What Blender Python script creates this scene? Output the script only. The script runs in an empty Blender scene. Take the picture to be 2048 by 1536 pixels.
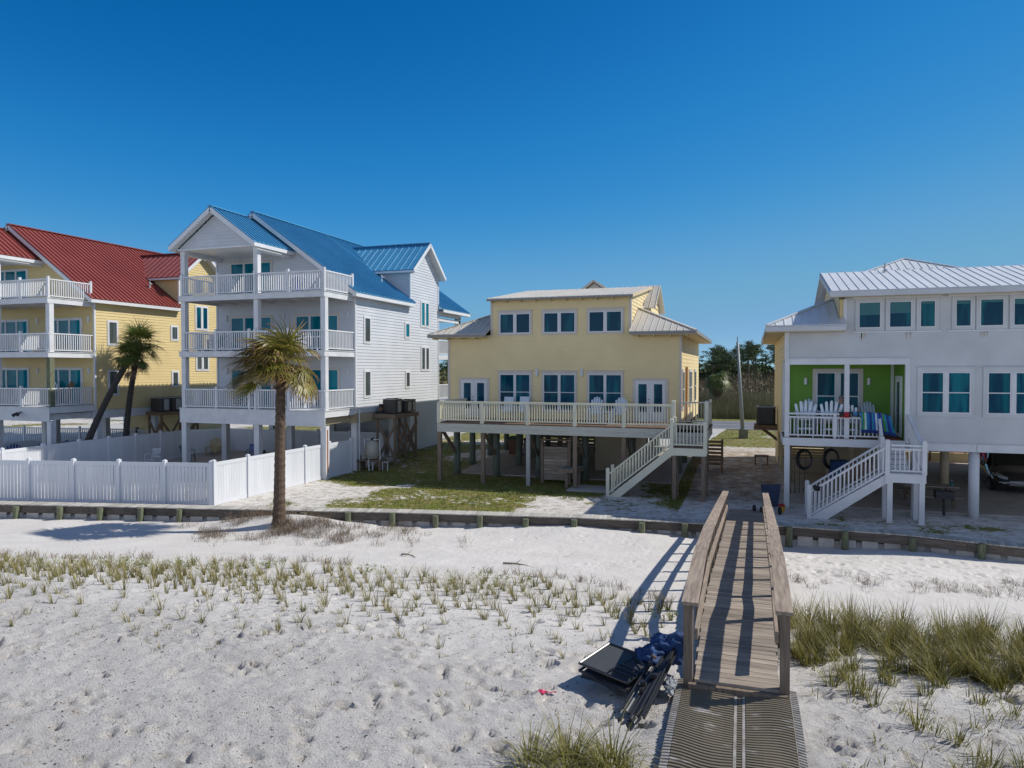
import bpy, math, random
import numpy as np
from mathutils import Vector, Matrix
rad = math.radians
S = bpy.context.scene
# ------------------------------------------------------------------ camera
CAMZ = 5.1
cd = bpy.data.cameras.new('camera'); cam = bpy.data.objects.new('camera', cd)
S.collection.objects.link(cam); S.camera = cam
cd.sensor_fit = 'HORIZONTAL'; cd.sensor_width = 36.0; cd.lens = 36.0*1420/2048
cd.clip_start = 0.1; cd.clip_end = 6000
cam.location = (0, 0, CAMZ)
cam.rotation_euler = (rad(90)-math.atan(30/1420.0), 0, rad(18.7))
# ------------------------------------------------------------------ sky, sun, exposure
SUN_AZ = 28.5; SUN_EL = 44.0
W = bpy.data.worlds.new('World'); S.world = W; W.use_nodes = True
nt = W.node_tree; nt.nodes.clear()
sky = nt.nodes.new('ShaderNodeTexSky'); sky.sky_type = 'NISHITA'; sky.sun_disc = False
sky.sun_elevation = rad(SUN_EL); sky.sun_rotation = rad(90-SUN_AZ)
sky.air_density = 0.5; sky.dust_density = 0.0; sky.ozone_density = 6.0; sky.altitude = 0
def vscale(k):
    n = nt.nodes.new('ShaderNodeVectorMath'); n.operation = 'SCALE'; n.inputs['Scale'].default_value = k; return n
s1 = vscale(.14); s2 = vscale(10.0); cv = nt.nodes.new('ShaderNodeRGBCurve')
for ci, pts in enumerate((((.05,.0),(.068,.004),(.112,.028),(.21,.135),(.41,.215),(1,.45)), ((.09,.075),(.138,.127),(.226,.235),(.40,.37),(.66,.42),(1,.6)), ((.2,.25),(.32,.40),(.49,.57),(.75,.64),(.94,.62),(1,.64)))):
    c = cv.mapping.curves[ci]
    c.points[0].location = (0, 0); c.points[1].location = pts[-1]
    for p in pts[:-1]: c.points.new(*p)
cv.mapping.update()
bg = nt.nodes.new('ShaderNodeBackground'); bg.inputs['Strength'].default_value = 0.10
wo = nt.nodes.new('ShaderNodeOutputWorld')
for p, q in ((sky, s1), (s1, cv), (cv, s2)): nt.links.new(p.outputs[0], q.inputs['Color'] if q in (cv, bg) else q.inputs[0])
# sky half towards -Y, out of view: brightened and paled as added facade fill
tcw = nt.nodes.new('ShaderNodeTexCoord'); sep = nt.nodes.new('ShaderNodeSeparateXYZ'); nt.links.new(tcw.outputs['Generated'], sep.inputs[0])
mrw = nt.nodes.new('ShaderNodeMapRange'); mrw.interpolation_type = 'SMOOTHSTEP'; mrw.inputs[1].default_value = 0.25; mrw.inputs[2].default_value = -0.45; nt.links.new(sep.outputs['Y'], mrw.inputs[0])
fill_s = vscale(2.1); hsv = nt.nodes.new('ShaderNodeHueSaturation'); hsv.inputs['Saturation'].default_value = 0.65
nt.links.new(sky.outputs[0], fill_s.inputs[0]); nt.links.new(fill_s.outputs[0], hsv.inputs['Color'])
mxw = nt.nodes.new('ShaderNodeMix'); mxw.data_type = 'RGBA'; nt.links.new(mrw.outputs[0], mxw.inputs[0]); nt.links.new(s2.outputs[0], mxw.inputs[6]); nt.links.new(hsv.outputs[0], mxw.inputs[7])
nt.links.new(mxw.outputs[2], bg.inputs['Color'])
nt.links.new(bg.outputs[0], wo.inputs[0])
sl = bpy.data.lights.new('sun', 'SUN'); sl.energy = 4.6; sl.angle = rad(0.55); sl.color = (1, 0.95, 0.87)
so = bpy.data.objects.new('sun', sl); S.collection.objects.link(so)
sd = Vector((math.cos(rad(SUN_AZ))*math.cos(rad(SUN_EL)), math.sin(rad(SUN_AZ))*math.cos(rad(SUN_EL)), math.sin(rad(SUN_EL))))
so.rotation_euler = sd.to_track_quat('Z', 'Y').to_euler(); so.location = (30, 20, 40)
S.view_settings.view_transform = 'Standard'; S.view_settings.look = 'None'
S.view_settings.exposure = 0.0; S.view_settings.gamma = 1.0

rnd = random.Random(7)
# ------------------------------------------------------------------ materials
def M(name, col, col2=None, rough=.6, scale=4, stretch=(1,1,1), bump=0, bscale=None, island=0, metal=0, spec=.5, attr=None, acol=None, thr=None, coat=0, trans=0, detail=5):
    m = bpy.data.materials.new(name); m.use_nodes = True; t = m.node_tree; N = t.nodes; L = t.links
    b = N['Principled BSDF']; b.inputs['Roughness'].default_value = rough; b.inputs['Metallic'].default_value = metal
    b.inputs['Specular IOR Level'].default_value = spec
    if coat: b.inputs['Coat Weight'].default_value = coat
    tc = N.new('ShaderNodeNewGeometry'); mp = N.new('ShaderNodeMapping'); mp.inputs['Scale'].default_value = stretch
    if island:   # offset the grain per board
        cx = N.new('ShaderNodeCombineXYZ'); ml = N.new('ShaderNodeMath'); ml.operation = 'MULTIPLY'; ml.inputs[1].default_value = 37
        L.new(tc.outputs['Random Per Island'], ml.inputs[0])
        for i in range(3): L.new(ml.outputs[0], cx.inputs[i])
        L.new(cx.outputs[0], mp.inputs['Location'])
    L.new(tc.outputs['Position'], mp.inputs['Vector'])
    n = N.new('ShaderNodeTexNoise'); n.inputs['Scale'].default_value = scale; n.inputs['Detail'].default_value = detail
    L.new(mp.outputs[0], n.inputs['Vector'])
    r = N.new('ShaderNodeMapRange'); lo, hi = thr or (.3, .7); r.inputs[1].default_value = lo; r.inputs[2].default_value = hi
    L.new(n.outputs['Fac'], r.inputs[0])
    mx = N.new('ShaderNodeMix'); mx.data_type = 'RGBA'
    mx.inputs[6].default_value = (*col, 1); mx.inputs[7].default_value = (*(col2 or tuple(c*.85 for c in col)), 1)
    L.new(r.outputs[0], mx.inputs[0]); out = mx.outputs[2]
    if attr:
        at = N.new('ShaderNodeAttribute'); at.attribute_name = attr
        m2 = N.new('ShaderNodeMix'); m2.data_type = 'RGBA'; L.new(at.outputs['Fac'], m2.inputs[0]); L.new(out, m2.inputs[6]); m2.inputs[7].default_value = (*acol, 1); out = m2.outputs[2]
    if island:
        hv = N.new('ShaderNodeHueSaturation'); rr = N.new('ShaderNodeMapRange'); rr.inputs[3].default_value = 1-island; rr.inputs[4].default_value = 1+island
        L.new(tc.outputs['Random Per Island'], rr.inputs[0]); L.new(rr.outputs[0], hv.inputs['Value']); L.new(out, hv.inputs['Color']); out = hv.outputs[0]
    L.new(out, b.inputs['Base Color'])
    if bump:
        n2 = n
        if bscale:
            n2 = N.new('ShaderNodeTexNoise'); n2.inputs['Scale'].default_value = bscale; n2.inputs['Detail'].default_value = 4; L.new(mp.outputs[0], n2.inputs['Vector'])
        bp = N.new('ShaderNodeBump'); bp.inputs['Strength'].default_value = 1; bp.inputs['Distance'].default_value = bump
        L.new(n2.outputs['Fac'], bp.inputs['Height']); L.new(bp.outputs[0], b.inputs['Normal'])
    if trans:
        tr = N.new('ShaderNodeBsdfTranslucent'); ms = N.new('ShaderNodeMixShader'); ms.inputs[0].default_value = trans
        L.new(out, tr.inputs[0]); L.new(b.outputs[0], ms.inputs[1]); L.new(tr.outputs[0], ms.inputs[2]); L.new(ms.outputs[0], N['Material Output'].inputs[0])
    return m

mWhite = M('white_vinyl', (.68,.69,.70), (.61,.62,.63), rough=.45, scale=1.5, bump=0)
mWhiteSid = M('white_siding', (.58,.60,.63), (.51,.53,.56), rough=.5, scale=.8)
mWhitePaint = M('white_paint', (.66,.67,.68), (.56,.57,.58), rough=.55, scale=2)
mFence = M('white_fence_vinyl', (.66,.68,.71), (.60,.62,.65), rough=.4, scale=.7, island=.03)
mYel = M('yellow_siding', (.68,.54,.26), (.61,.48,.23), rough=.55, scale=.8)
mCream = M('cream_siding', (.76,.62,.34), (.70,.57,.31), rough=.6, scale=1.2)
mCreamTrim = M('greige_trim', (.60,.55,.49), (.54,.49,.44), rough=.6, scale=2)
mRailCream = M('cream_rail_paint', (.66,.64,.50), (.58,.56,.44), rough=.55, scale=2)
mRimCream = M('weathered_cream_boards', (.50,.50,.44), (.40,.39,.34), rough=.7, scale=3, stretch=(1,4,8), island=.06)
mTan = M('tan_siding', (.46,.38,.26), (.40,.33,.22), rough=.6, scale=1)
mPaleWall = M('grey_white_board_siding', (.56,.575,.58), (.47,.48,.485), rough=.6, scale=.9, detail=8)
mGreen = M('lime_green_siding', (.13,.30,.02), (.11,.26,.02), rough=.55, scale=1)
mBlueRoof = M('blue_metal_roof', (.06,.25,.44), (.075,.30,.50), rough=.36, scale=.5, spec=.6)
mRedRoof = M('red_metal_roof', (.27,.065,.052), (.22,.05,.042), rough=.4, scale=.5, spec=.5)
mCreamRoof = M('cream_metal_roof', (.56,.53,.47), (.49,.46,.40), rough=.5, scale=1.4, stretch=(1,.25,1))
mWhiteRoof = M('white_metal_roof', (.66,.68,.69), (.58,.60,.61), rough=.45, scale=1.2, stretch=(1,.25,1))
mSoffit = M('cream_soffit', (.62,.50,.30), (.54,.43,.26), rough=.6)
mDeckWood = M('brown_deck_boards', (.16,.10,.06), (.10,.065,.045), rough=.75, scale=3, stretch=(1,6,6), island=.2)
mWood = M('weathered_grey_wood', (.36,.30,.235), (.18,.145,.115), rough=.85, scale=2.2, stretch=(1,9,9), island=.25, bump=.006, detail=9)
mWoodY = M('weathered_grey_rail_wood', (.36,.29,.22), (.17,.125,.095), rough=.85, scale=2.4, stretch=(11,.8,11), island=.16, bump=.008, detail=9)
mWoodV = M('weathered_post_wood', (.24,.18,.13), (.12,.09,.065), rough=.85, scale=2.5, stretch=(12,12,1), island=.2, bump=.005)
mGreyPlank = M('silver_grey_planks', (.50,.48,.44), (.33,.31,.27), rough=.85, scale=3, stretch=(9,1.2,9), island=.22, bump=.004, detail=8)
mBeam = M('dark_wet_timber', (.15,.125,.10), (.07,.06,.05), rough=.8, scale=2, stretch=(1,6,8), island=.15, bump=.006)
mPile = M('green_stained_pile', (.17,.20,.11), (.09,.085,.06), rough=.85, scale=4, stretch=(6,6,1), island=.2, bump=.008)
mPileGrey = M('treated_round_pile', (.16,.19,.15), (.09,.10,.08), rough=.85, scale=3, stretch=(5,5,1), bump=.006)
mSheet = M('pale_sheet_pile', (.62,.60,.56), (.5,.48,.44), rough=.6)
mBrownSlat = M('brown_slat_wood', (.21,.135,.075), (.13,.08,.045), rough=.8, scale=3, island=.2)
mTanSlat = M('tan_slat_boards', (.30,.23,.14), (.22,.16,.10), rough=.75, scale=3, island=.12)
mConc = M('concrete', (.42,.38,.33), (.33,.30,.26), rough=.85, scale=2.5, bump=.002)
mConcPale = M('pale_concrete', (.50,.49,.46), (.41,.40,.38), rough=.85, scale=.9, detail=9)
mAsph = M('asphalt', (.15,.155,.17), (.12,.125,.14), rough=.85, scale=1.5, detail=9)
mPaintW = M('road_paint', (.6,.6,.58), rough=.6)
mBlack = M('black_plastic', (.012,.012,.014), (.02,.02,.022), rough=.45)
mBlackTube = M('black_metal_tube', (.02,.021,.024), rough=.3, spec=.7)
mMesh = M('charcoal_mesh_fabric', (.055,.06,.066), (.04,.043,.048), rough=.7, scale=30)
mDarkGrey = M('dark_grey_metal', (.05,.048,.045), (.035,.033,.03), rough=.55)
mLtGrey = M('light_grey_metal', (.35,.36,.36), rough=.45, metal=.3)
mGalv = M('galvanised_pole', (.24,.27,.28), (.18,.20,.21), rough=.5, stretch=(6,6,1))
mPVC = M('white_pvc', (.62,.66,.68), rough=.4)
mTank = M('beige_tank', (.42,.40,.34), (.34,.32,.28), rough=.5)
mBin = M('brown_bin_plastic', (.16,.075,.04), rough=.55)
mTealPl = M('teal_plastic', (.01,.16,.17), rough=.4)
mBlueCh = M('navy_blue_plastic', (.01,.03,.22), rough=.4)
mTanCh = M('tan_plastic', (.50,.40,.20), (.42,.33,.16), rough=.55)
mChairW = M('pale_blue_white_chair_paint', (.60,.68,.76), (.52,.60,.68), rough=.5)
mPink = M('pink_plastic', (.75,.06,.16), rough=.4)
mRed = M('red_cloth', (.45,.02,.03), rough=.7)
mCarBlk = M('black_car_paint', (.012,.012,.014), rough=.12, spec=.8, coat=1)
mCarRed = M('red_car_paint', (.30,.015,.015), rough=.2, coat=1)
mTyre = M('tyre_rubber', (.015,.015,.016), rough=.8)
mRim = M('alloy_rim', (.3,.3,.31), rough=.3, metal=.9)
mLampGl = M('headlight_lens', (.45,.48,.5), rough=.08, spec=.9)
mBlueCloth = M('royal_blue_cloth', (.01,.055,.18), (.006,.025,.09), rough=.75, scale=9)
mRust = M('rust', (.35,.13,.03), (.2,.07,.02), rough=.8)
mSkin = M('skin', (.50,.25,.17), rough=.6); mShirt = M('grey_blue_shirt', (.12,.22,.30), rough=.8)
mHair = M('grey_hair', (.25,.22,.2), rough=.8); mShorts = M('khaki_shorts', (.2,.17,.12), rough=.8)
mTrunk = M('palm_trunk_bark', (.13,.085,.055), (.055,.038,.026), rough=.9, scale=7, stretch=(1,1,3), bump=.015)
mTrunkDk = M('dark_palm_trunk', (.06,.05,.045), (.03,.026,.023), rough=.9, scale=7, stretch=(1,1,3), bump=.01)
mFrond = M('palm_frond', (.13,.14,.018), (.26,.22,.04), rough=.45, scale=2, island=.4, attr='tip', acol=(.36,.20,.10), trans=.25)
mFrondDk = M('dark_palm_frond', (.075,.125,.02), (.13,.16,.03), rough=.5, scale=3, island=.35, attr='tip', acol=(.17,.12,.05), trans=.2)
mFrondDry = M('dead_palm_frond', (.20,.13,.08), (.12,.075,.05), rough=.8, island=.3)
mGrass = M('dune_grass_blade', (.12,.13,.024), (.25,.205,.07), rough=.6, scale=3, island=.5, attr='tip', acol=(.38,.29,.15), trans=.2)
mGrassDense = M('sea_oat_blade', (.115,.13,.012), (.24,.205,.035), rough=.55, scale=2.5, island=.5, attr='tip', acol=(.38,.29,.14), trans=.2)
mDry = M('dry_brown_twigs', (.15,.11,.075), (.25,.19,.13), rough=.85, scale=5, island=.4)
mLeafy = M('bright_green_leaf', (.16,.22,.035), (.26,.28,.06), rough=.6, scale=3, island=.35, trans=.3)
mLawn = M('short_lawn_blade', (.13,.18,.03), (.22,.22,.06), rough=.7, scale=2, island=.4, trans=.2)
mPine = M('pine_needle_clump', (.045,.075,.03), (.075,.10,.035), rough=.8, scale=.5, island=.4, trans=.12)
mPineTr = M('pine_bark', (.13,.10,.08), (.08,.06,.05), rough=.9, scale=2)
mReed = M('marsh_reed', (.14,.14,.065), (.085,.11,.04), rough=.8, scale=.35, island=.4, trans=.2, attr='tip', acol=(.22,.19,.11))
mScrub = M('brown_scrub', (.12,.10,.06), (.19,.15,.10), rough=.9, scale=.25, island=.4)
mShell = M('shell_fragment', (.55,.52,.48), (.38,.34,.30), rough=.6, island=.4)
mDebris = M('dark_wrack', (.06,.05,.045), (.10,.085,.07), rough=.9, island=.4)
mMat = M('brown_beach_mat', (.155,.13,.09), (.44,.41,.37), rough=.8, scale=3, stretch=(1,2.5,1), detail=9, thr=(.60,.72))
mMatEdge = M('pale_mat_edging', (.36,.34,.31), (.20,.18,.15), rough=.7, scale=9, detail=9)

def glass(name, c1, c2, rough=.03):
    m = M(name, c1, c2, rough=rough, scale=1.1, stretch=(3,3,.35), spec=.14, island=.45, thr=(.48,.62)); return m
mGlass = glass('dark_teal_glass', (.0,.038,.072), (.002,.10,.125))
mGlassGrey = glass('grey_blind_glass', (.045,.06,.062), (.08,.10,.10))
mGlassLt = glass('teal_balcony_glass', (.0,.12,.165), (.002,.16,.20))
mShade = M('teal_roller_shade', (.03,.15,.17), rough=.5)

# ------------------------------------------------------------------ mesh builder
OFF = {}
class MB:
    def __init__(s): s.v=[]; s.f=[]; s.m=[]; s.mi=0; s.a=None
    def quad(s,*p):
        i=len(s.v); s.v+= [tuple(q) for q in p]; s.f.append(tuple(range(i,i+len(p)))); s.m.append(s.mi); return s
    def hexa(s,p):
        i=len(s.v); s.v+=[tuple(q) for q in p]
        for f in ((3,2,1,0),(4,5,6,7),(0,1,5,4),(1,2,6,5),(2,3,7,6),(3,0,4,7)): s.f.append(tuple(i+k for k in f)); s.m.append(s.mi)
        return s
    def box(s,x0,x1,y0,y1,z0,z1): return s.hexa([(x0,y0,z0),(x1,y0,z0),(x1,y1,z0),(x0,y1,z0),(x0,y0,z1),(x1,y0,z1),(x1,y1,z1),(x0,y1,z1)])
    def mbox(s,mp,u0,u1,w0,w1,z0,z1):
        return s.hexa([mp(u0,w1,z0),mp(u1,w1,z0),mp(u1,w0,z0),mp(u0,w0,z0),mp(u0,w1,z1),mp(u1,w1,z1),mp(u1,w0,z1),mp(u0,w0,z1)])
    def beam(s,p,q,w,h,up=(0,0,1),below=False):
        p=Vector(p);q=Vector(q);d=(q-p).normalized();u=Vector(up)
        if abs(d.dot(u))>.99: u=Vector((0,1,0))
        r=d.cross(u).normalized();u=r.cross(d).normalized()
        a=0 if not below else -h; b=h if not below else 0
        if below is False: a,b=-h/2,h/2
        c=[(-w/2,a),(w/2,a),(w/2,b),(-w/2,b)]
        return s.hexa([p+r*x+u*y for x,y in c]+[q+r*x+u*y for x,y in c])
    def tube(s,p,q,r0,r1=None,n=8,cap=True):
        r1=r0 if r1 is None else r1; p=Vector(p);q=Vector(q);d=(q-p).normalized()
        a=d.orthogonal().normalized();b=d.cross(a); i=len(s.v)
        for c,r in ((p,r0),(q,r1)):
            for k in range(n):
                t=2*math.pi*k/n; s.v.append(tuple(c+a*r*math.cos(t)+b*r*math.sin(t)))
        for k in range(n): s.f.append((i+k,i+(k+1)%n,i+n+(k+1)%n,i+n+k)); s.m.append(s.mi)
        if cap:
            s.f.append(tuple(i+k for k in range(n))[::-1]); s.m.append(s.mi); s.f.append(tuple(i+n+k for k in range(n))); s.m.append(s.mi)
        return s
    def path(s,pts,rs,n=8):
        pts=[Vector(p) for p in pts]; i0=len(s.v); a=None
        for j,p in enumerate(pts):
            d=(pts[min(j+1,len(pts)-1)]-pts[max(j-1,0)]).normalized()
            a=(a-d*a.dot(d)).normalized() if a is not None else d.orthogonal().normalized(); b=d.cross(a)
            r=rs[j] if hasattr(rs,'__len__') else rs
            for k in range(n):
                t=2*math.pi*k/n; s.v.append(tuple(p+a*r*math.cos(t)+b*r*math.sin(t)))
        for j in range(len(pts)-1):
            for k in range(n): s.f.append((i0+j*n+k,i0+j*n+(k+1)%n,i0+(j+1)*n+(k+1)%n,i0+(j+1)*n+k)); s.m.append(s.mi)
        for c,rv in ((0,True),(len(pts)-1,False)):
            f=tuple(i0+c*n+k for k in range(n)); s.f.append(f[::-1] if rv else f); s.m.append(s.mi)
        return s
    def lathe(s,c,prof,n=16):
        i0=len(s.v)
        for r,z in prof:
            for k in range(n):
                t=2*math.pi*k/n; s.v.append((c[0]+r*math.cos(t),c[1]+r*math.sin(t),c[2]+z))
        for j in range(len(prof)-1):
            for k in range(n): s.f.append((i0+j*n+k,i0+j*n+(k+1)%n,i0+(j+1)*n+(k+1)%n,i0+(j+1)*n+k)); s.m.append(s.mi)
        for j in (0,len(prof)-1):
            s.f.append(tuple(i0+j*n+k for k in range(n))); s.m.append(s.mi)
        return s
    def prism(s,poly,axis,a,b):   # poly 2D extruded along axis
        def P(u,v,w): return {'x':(w,u,v),'y':(u,w,v),'z':(u,v,w)}[axis]
        i=len(s.v); n=len(poly); s.v+=[P(u,v,a) for u,v in poly]+[P(u,v,b) for u,v in poly]
        s.f.append(tuple(range(i,i+n))[::-1]); s.m.append(s.mi); s.f.append(tuple(range(i+n,i+2*n))); s.m.append(s.mi)
        for k in range(n): s.f.append((i+k,i+(k+1)%n,i+n+(k+1)%n,i+n+k)); s.m.append(s.mi)
        return s
    def siding(s,mp,poly,course=.16,lip=.02):
        z0=min(p[1] for p in poly); z1=max(p[1] for p in poly)
        def rng(z):
            us=[]
            for k in range(len(poly)):
                (ua,za),(ub,zb)=poly[k],poly[(k+1)%len(poly)]
                if abs(za-zb)<1e-9:
                    if abs(z-za)<1e-6: us+=[ua,ub]
                elif min(za,zb)-1e-9<=z<=max(za,zb)+1e-9: us.append(ua+(ub-ua)*(z-za)/(zb-za))
            return (min(us),max(us)) if us else None
        cuts=sorted({z0,z1,*[p[1] for p in poly],*[k*course for k in range(int(z0/course),int(z1/course)+2) if z0<k*course<z1]})
        for a,b in zip(cuts,cuts[1:]):
            if b-a<1e-4: continue
            k=math.floor(a/course+1e-6); fa=(a-k*course)/course; fb=(b-k*course)/course
            wa=lip*(1-fa); wb=lip*(1-min(fb,1)); ra=rng(a+1e-6); rb=rng(b-1e-6)
            if not ra or not rb: continue
            s.quad(mp(ra[0],wa,a),mp(ra[1],wa,a),mp(rb[1],wb,b),mp(rb[0],wb,b))
            if fa<1e-3: s.quad(mp(ra[0],0,a),mp(ra[1],0,a),mp(ra[1],wa,a),mp(ra[0],wa,a))
        return s
    def roof(s,pts,sp=.4,th=.05,rh=.06,rw=.04,off=.0):
        P=[Vector(p) for p in pts]; e=(P[1]-P[0]).normalized(); nrm=None
        nrm=e.cross(P[2]-P[0]).normalized()
        if nrm.z<0: nrm=-nrm
        d=nrm.cross(e).normalized()
        if d.z<0: d=-d
        i=len(s.v); n=len(P); s.v+=[tuple(p-nrm*th) for p in P]+[tuple(p) for p in P]
        s.f.append(tuple(range(i,i+n))[::-1]); s.m.append(s.mi); s.f.append(tuple(range(i+n,i+2*n))); s.m.append(s.mi)
        for k in range(n): s.f.append((i+k,i+(k+1)%n,i+n+(k+1)%n,i+n+k)); s.m.append(s.mi)
        q=[((p-P[0]).dot(e),(p-P[0]).dot(d)) for p in P]; s0=min(a for a,b in q); s1=max(a for a,b in q)
        k=s0+.03+off
        while k<s1:
            ts=[]
            for j in range(n):
                (a0,b0),(a1,b1)=q[j],q[(j+1)%n]
                if (a0-k)*(a1-k)<=0 and abs(a0-a1)>1e-9: ts.append(b0+(b1-b0)*(k-a0)/(a1-a0))
            if len(ts)>=2 and max(ts)-min(ts)>.08:
                A=P[0]+e*k+d*min(ts)+nrm*(rh/2-.003); B=P[0]+e*k+d*max(ts)+nrm*(rh/2-.003); s.beam(A,B,rw,rh,up=nrm)
            k+=sp
        return s
    def build(s,name,mats,parent=None,smooth=False,local=False,kind=None):
        me=bpy.data.meshes.new(name)
        o=OFF.get(parent.name,(0,0,0)) if parent is not None and not local else (0,0,0)
        vv=[(a-o[0],b-o[1],c-o[2]) for a,b,c in s.v] if any(o) else s.v
        me.from_pydata(vv,[],s.f)
        mats=mats if isinstance(mats,(list,tuple)) else [mats]
        for m in mats: me.materials.append(m)
        if len(mats)>1: me.polygons.foreach_set('material_index',s.m)
        if smooth: me.polygons.foreach_set('use_smooth',[True]*len(me.polygons))
        if s.a is not None:
            at=me.attributes.new('tip','FLOAT','POINT'); at.data.foreach_set('value',s.a)
        me.update()
        ob=bpy.data.objects.new(name,me); S.collection.objects.link(ob)
        if parent is not None: ob.parent=parent; OFF[ob.name]=OFF.get(parent.name,(0,0,0)) if not local else (0,0,0)
        if kind: ob['kind']=kind
        return ob
def tag(o,label,cat,group=None):
    o['label']=label; o['category']=cat
    if group: o['group']=group
    return o
def thing(name,label,cat,loc=(0,0,0),rz=0,group=None):
    o=bpy.data.objects.new(name,None); S.collection.objects.link(o); o.location=loc; o.rotation_euler=(0,0,rz); o.empty_display_size=.3
    OFF[o.name]=tuple(loc) if rz==0 else (0,0,0); return tag(o,label,cat,group)
def copy_tree(o,loc=None,rz=None,label=None,group=None,scale=None,parent=None):
    c=o.copy(); S.collection.objects.link(c)
    if parent is not None: c.parent=parent
    if loc is not None: c.location=loc
    if rz is not None: c.rotation_euler=(0,0,rz)
    if scale is not None: c.scale=scale if hasattr(scale,'__len__') else (scale,)*3
    if label: c['label']=label
    if group: c['group']=group
    for ch in list(o.children): copy_tree(ch,parent=c)
    return c
front=lambda Y0:(lambda u,w,z:(u,Y0-w,z))
back=lambda Y0:(lambda u,w,z:(u,Y0+w,z))
right=lambda X0:(lambda u,w,z:(X0+w,u,z))
left=lambda X0:(lambda u,w,z:(X0-w,u,z))

def window(parent,mp,u0,u1,z0,z1,cols=1,rows=1,trim=.1,mt=None,mf=None,mg=None,name='window',head=0,sill=True,fw=.045,mull=.09,shade=0,base=0):
    """outer opening u0..u1,z0..z1; trim boards round it"""
    mt=mt or mWhite; mf=mf or mWhite; mg=mg or mGlass
    b=MB()
    if trim:
        b.mbox(mp,u0-trim,u0,0,.045,z0-(trim if sill else 0),z1+trim+head); b.mbox(mp,u1,u1+trim,0,.045,z0-(trim if sill else 0),z1+trim+head)
        b.mbox(mp,u0,u1,0,.045,z1,z1+trim+head)
        if sill: b.mbox(mp,u0,u1,0,.045,z0-trim,z0)
        if head: b.mbox(mp,u0-trim-.03,u1+trim+.03,0,.065,z1+trim+head+.002,z1+trim+head+.035)
    g=MB(); b.mi=1
    cw=(u1-u0-mull*(cols-1))/cols
    for c in range(1,cols): b.mbox(mp,u0+c*cw+(c-1)*mull+.001,u0+c*(cw+mull)-.001,0,.06,z0,z1)
    for c in range(cols):
        a=u0+c*(cw+mull); e=a+cw
        b.mbox(mp,a,a+fw,0,.055,z0,z1); b.mbox(mp,e-fw,e,0,.055,z0,z1); b.mbox(mp,a+fw,e-fw,0,.055,z1-fw,z1); b.mbox(mp,a+fw,e-fw,0,.055,z0,z0+fw+base)
        rh=(z1-z0-fw*2-base)
        for r in range(1,rows): zz=z0+fw+base+rh*r/rows; b.mbox(mp,a+fw,e-fw,0,.05,zz-fw*.45,zz+fw*.45)
        for r in range(rows):
            za=z0+fw+base+rh*r/rows+(fw*.45 if r else 0); zb=z0+fw+base+rh*(r+1)/rows-(fw*.45 if r<rows-1 else 0)
            g.mi=0
            if shade and r==rows-1:
                zs=zb-(zb-za)*shade; g.mbox(mp,a+fw,e-fw,.024,.03,za,zs); g.mi=1; g.mbox(mp,a+fw,e-fw,.024,.029,zs,zb)
            else: g.mbox(mp,a+fw,e-fw,.024,.03,za,zb)
    w=b.build(name,[mt,mf],parent); g.build('pane',[mg,mShade] ,w)
    return w

def railing(parent,p,q,h=.95,mat=None,posts=(),sp=.125,bw=.04,rw=.09,rh=.06,bot=.09,double=False,pw=.11,ph=.08,caps=True,name='railing'):
    p=Vector(p);q=Vector(q);b=MB(); d=q-p; Lh=math.hypot(d.x,d.y); dd=Vector((d.x,d.y,0)).normalized(); sd2=Vector((-dd.y,dd.x,0))
    up=Vector((0,0,1))
    b.beam(p+up*(h-rh/2),q+up*(h-rh/2),rw,rh); b.beam(p+up*bot,q+up*bot,.05,.05)
    if double: b.beam(p+up*(h-.16),q+up*(h-.16),.05,.06)
    n=max(2,int(round(Lh/sp)))
    top=h-rh-.001 if not double else h-.19
    for k in range(1,n):
        c=p+d*(k/n); x=dd*bw/2; y=sd2*bw/2
        s0=[c-x-y,c+x-y,c+x+y,c-x+y]; b.hexa([v+up*(bot+.025) for v in s0]+[v+up*top for v in s0])
    o=b.build(name,mat,parent)
    for t in posts:
        c=p+d*t; m=MB(); m.box(c.x-pw/2,c.x+pw/2,c.y-pw/2,c.y+pw/2,c.z,c.z+h+ph)
        if caps: m.hexa([(c.x-pw*.6,c.y-pw*.6,c.z+h+ph+.001),(c.x+pw*.6,c.y-pw*.6,c.z+h+ph+.001),(c.x+pw*.6,c.y+pw*.6,c.z+h+ph+.001),(c.x-pw*.6,c.y+pw*.6,c.z+h+ph+.001),(c.x-pw*.35,c.y-pw*.35,c.z+h+ph+.04),(c.x+pw*.35,c.y-pw*.35,c.z+h+ph+.04),(c.x+pw*.35,c.y+pw*.35,c.z+h+ph+.04),(c.x-pw*.35,c.y+pw*.35,c.z+h+ph+.04)])
        m.build('railing_post',mat,parent)
    return o
def lamp(parent,mp,u,z,w=.13,h=.32,mat=None):
    b=MB(); P=[]
    for k in range(9):
        t=math.pi*k/8; P.append((u-w/2*math.cos(t),.02+w*.6*math.sin(t)))
    i=len(b.v)
    for zz in (z-h/2,z+h/2):
        for (a,c) in P: b.v.append(mp(a,c,zz))
    n=len(P)
    for k in range(n-1): b.f.append((k,k+1,n+k+1,n+k)); b.m.append(0)
    b.f.append(tuple(range(n))); b.f.append(tuple(range(n,2*n))); b.m+=[0,0]
    b.f.append((0,n-1,2*n-1,n)); b.m.append(0)
    return b.build('wall_lamp',mat or mWhitePaint,parent)

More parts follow.
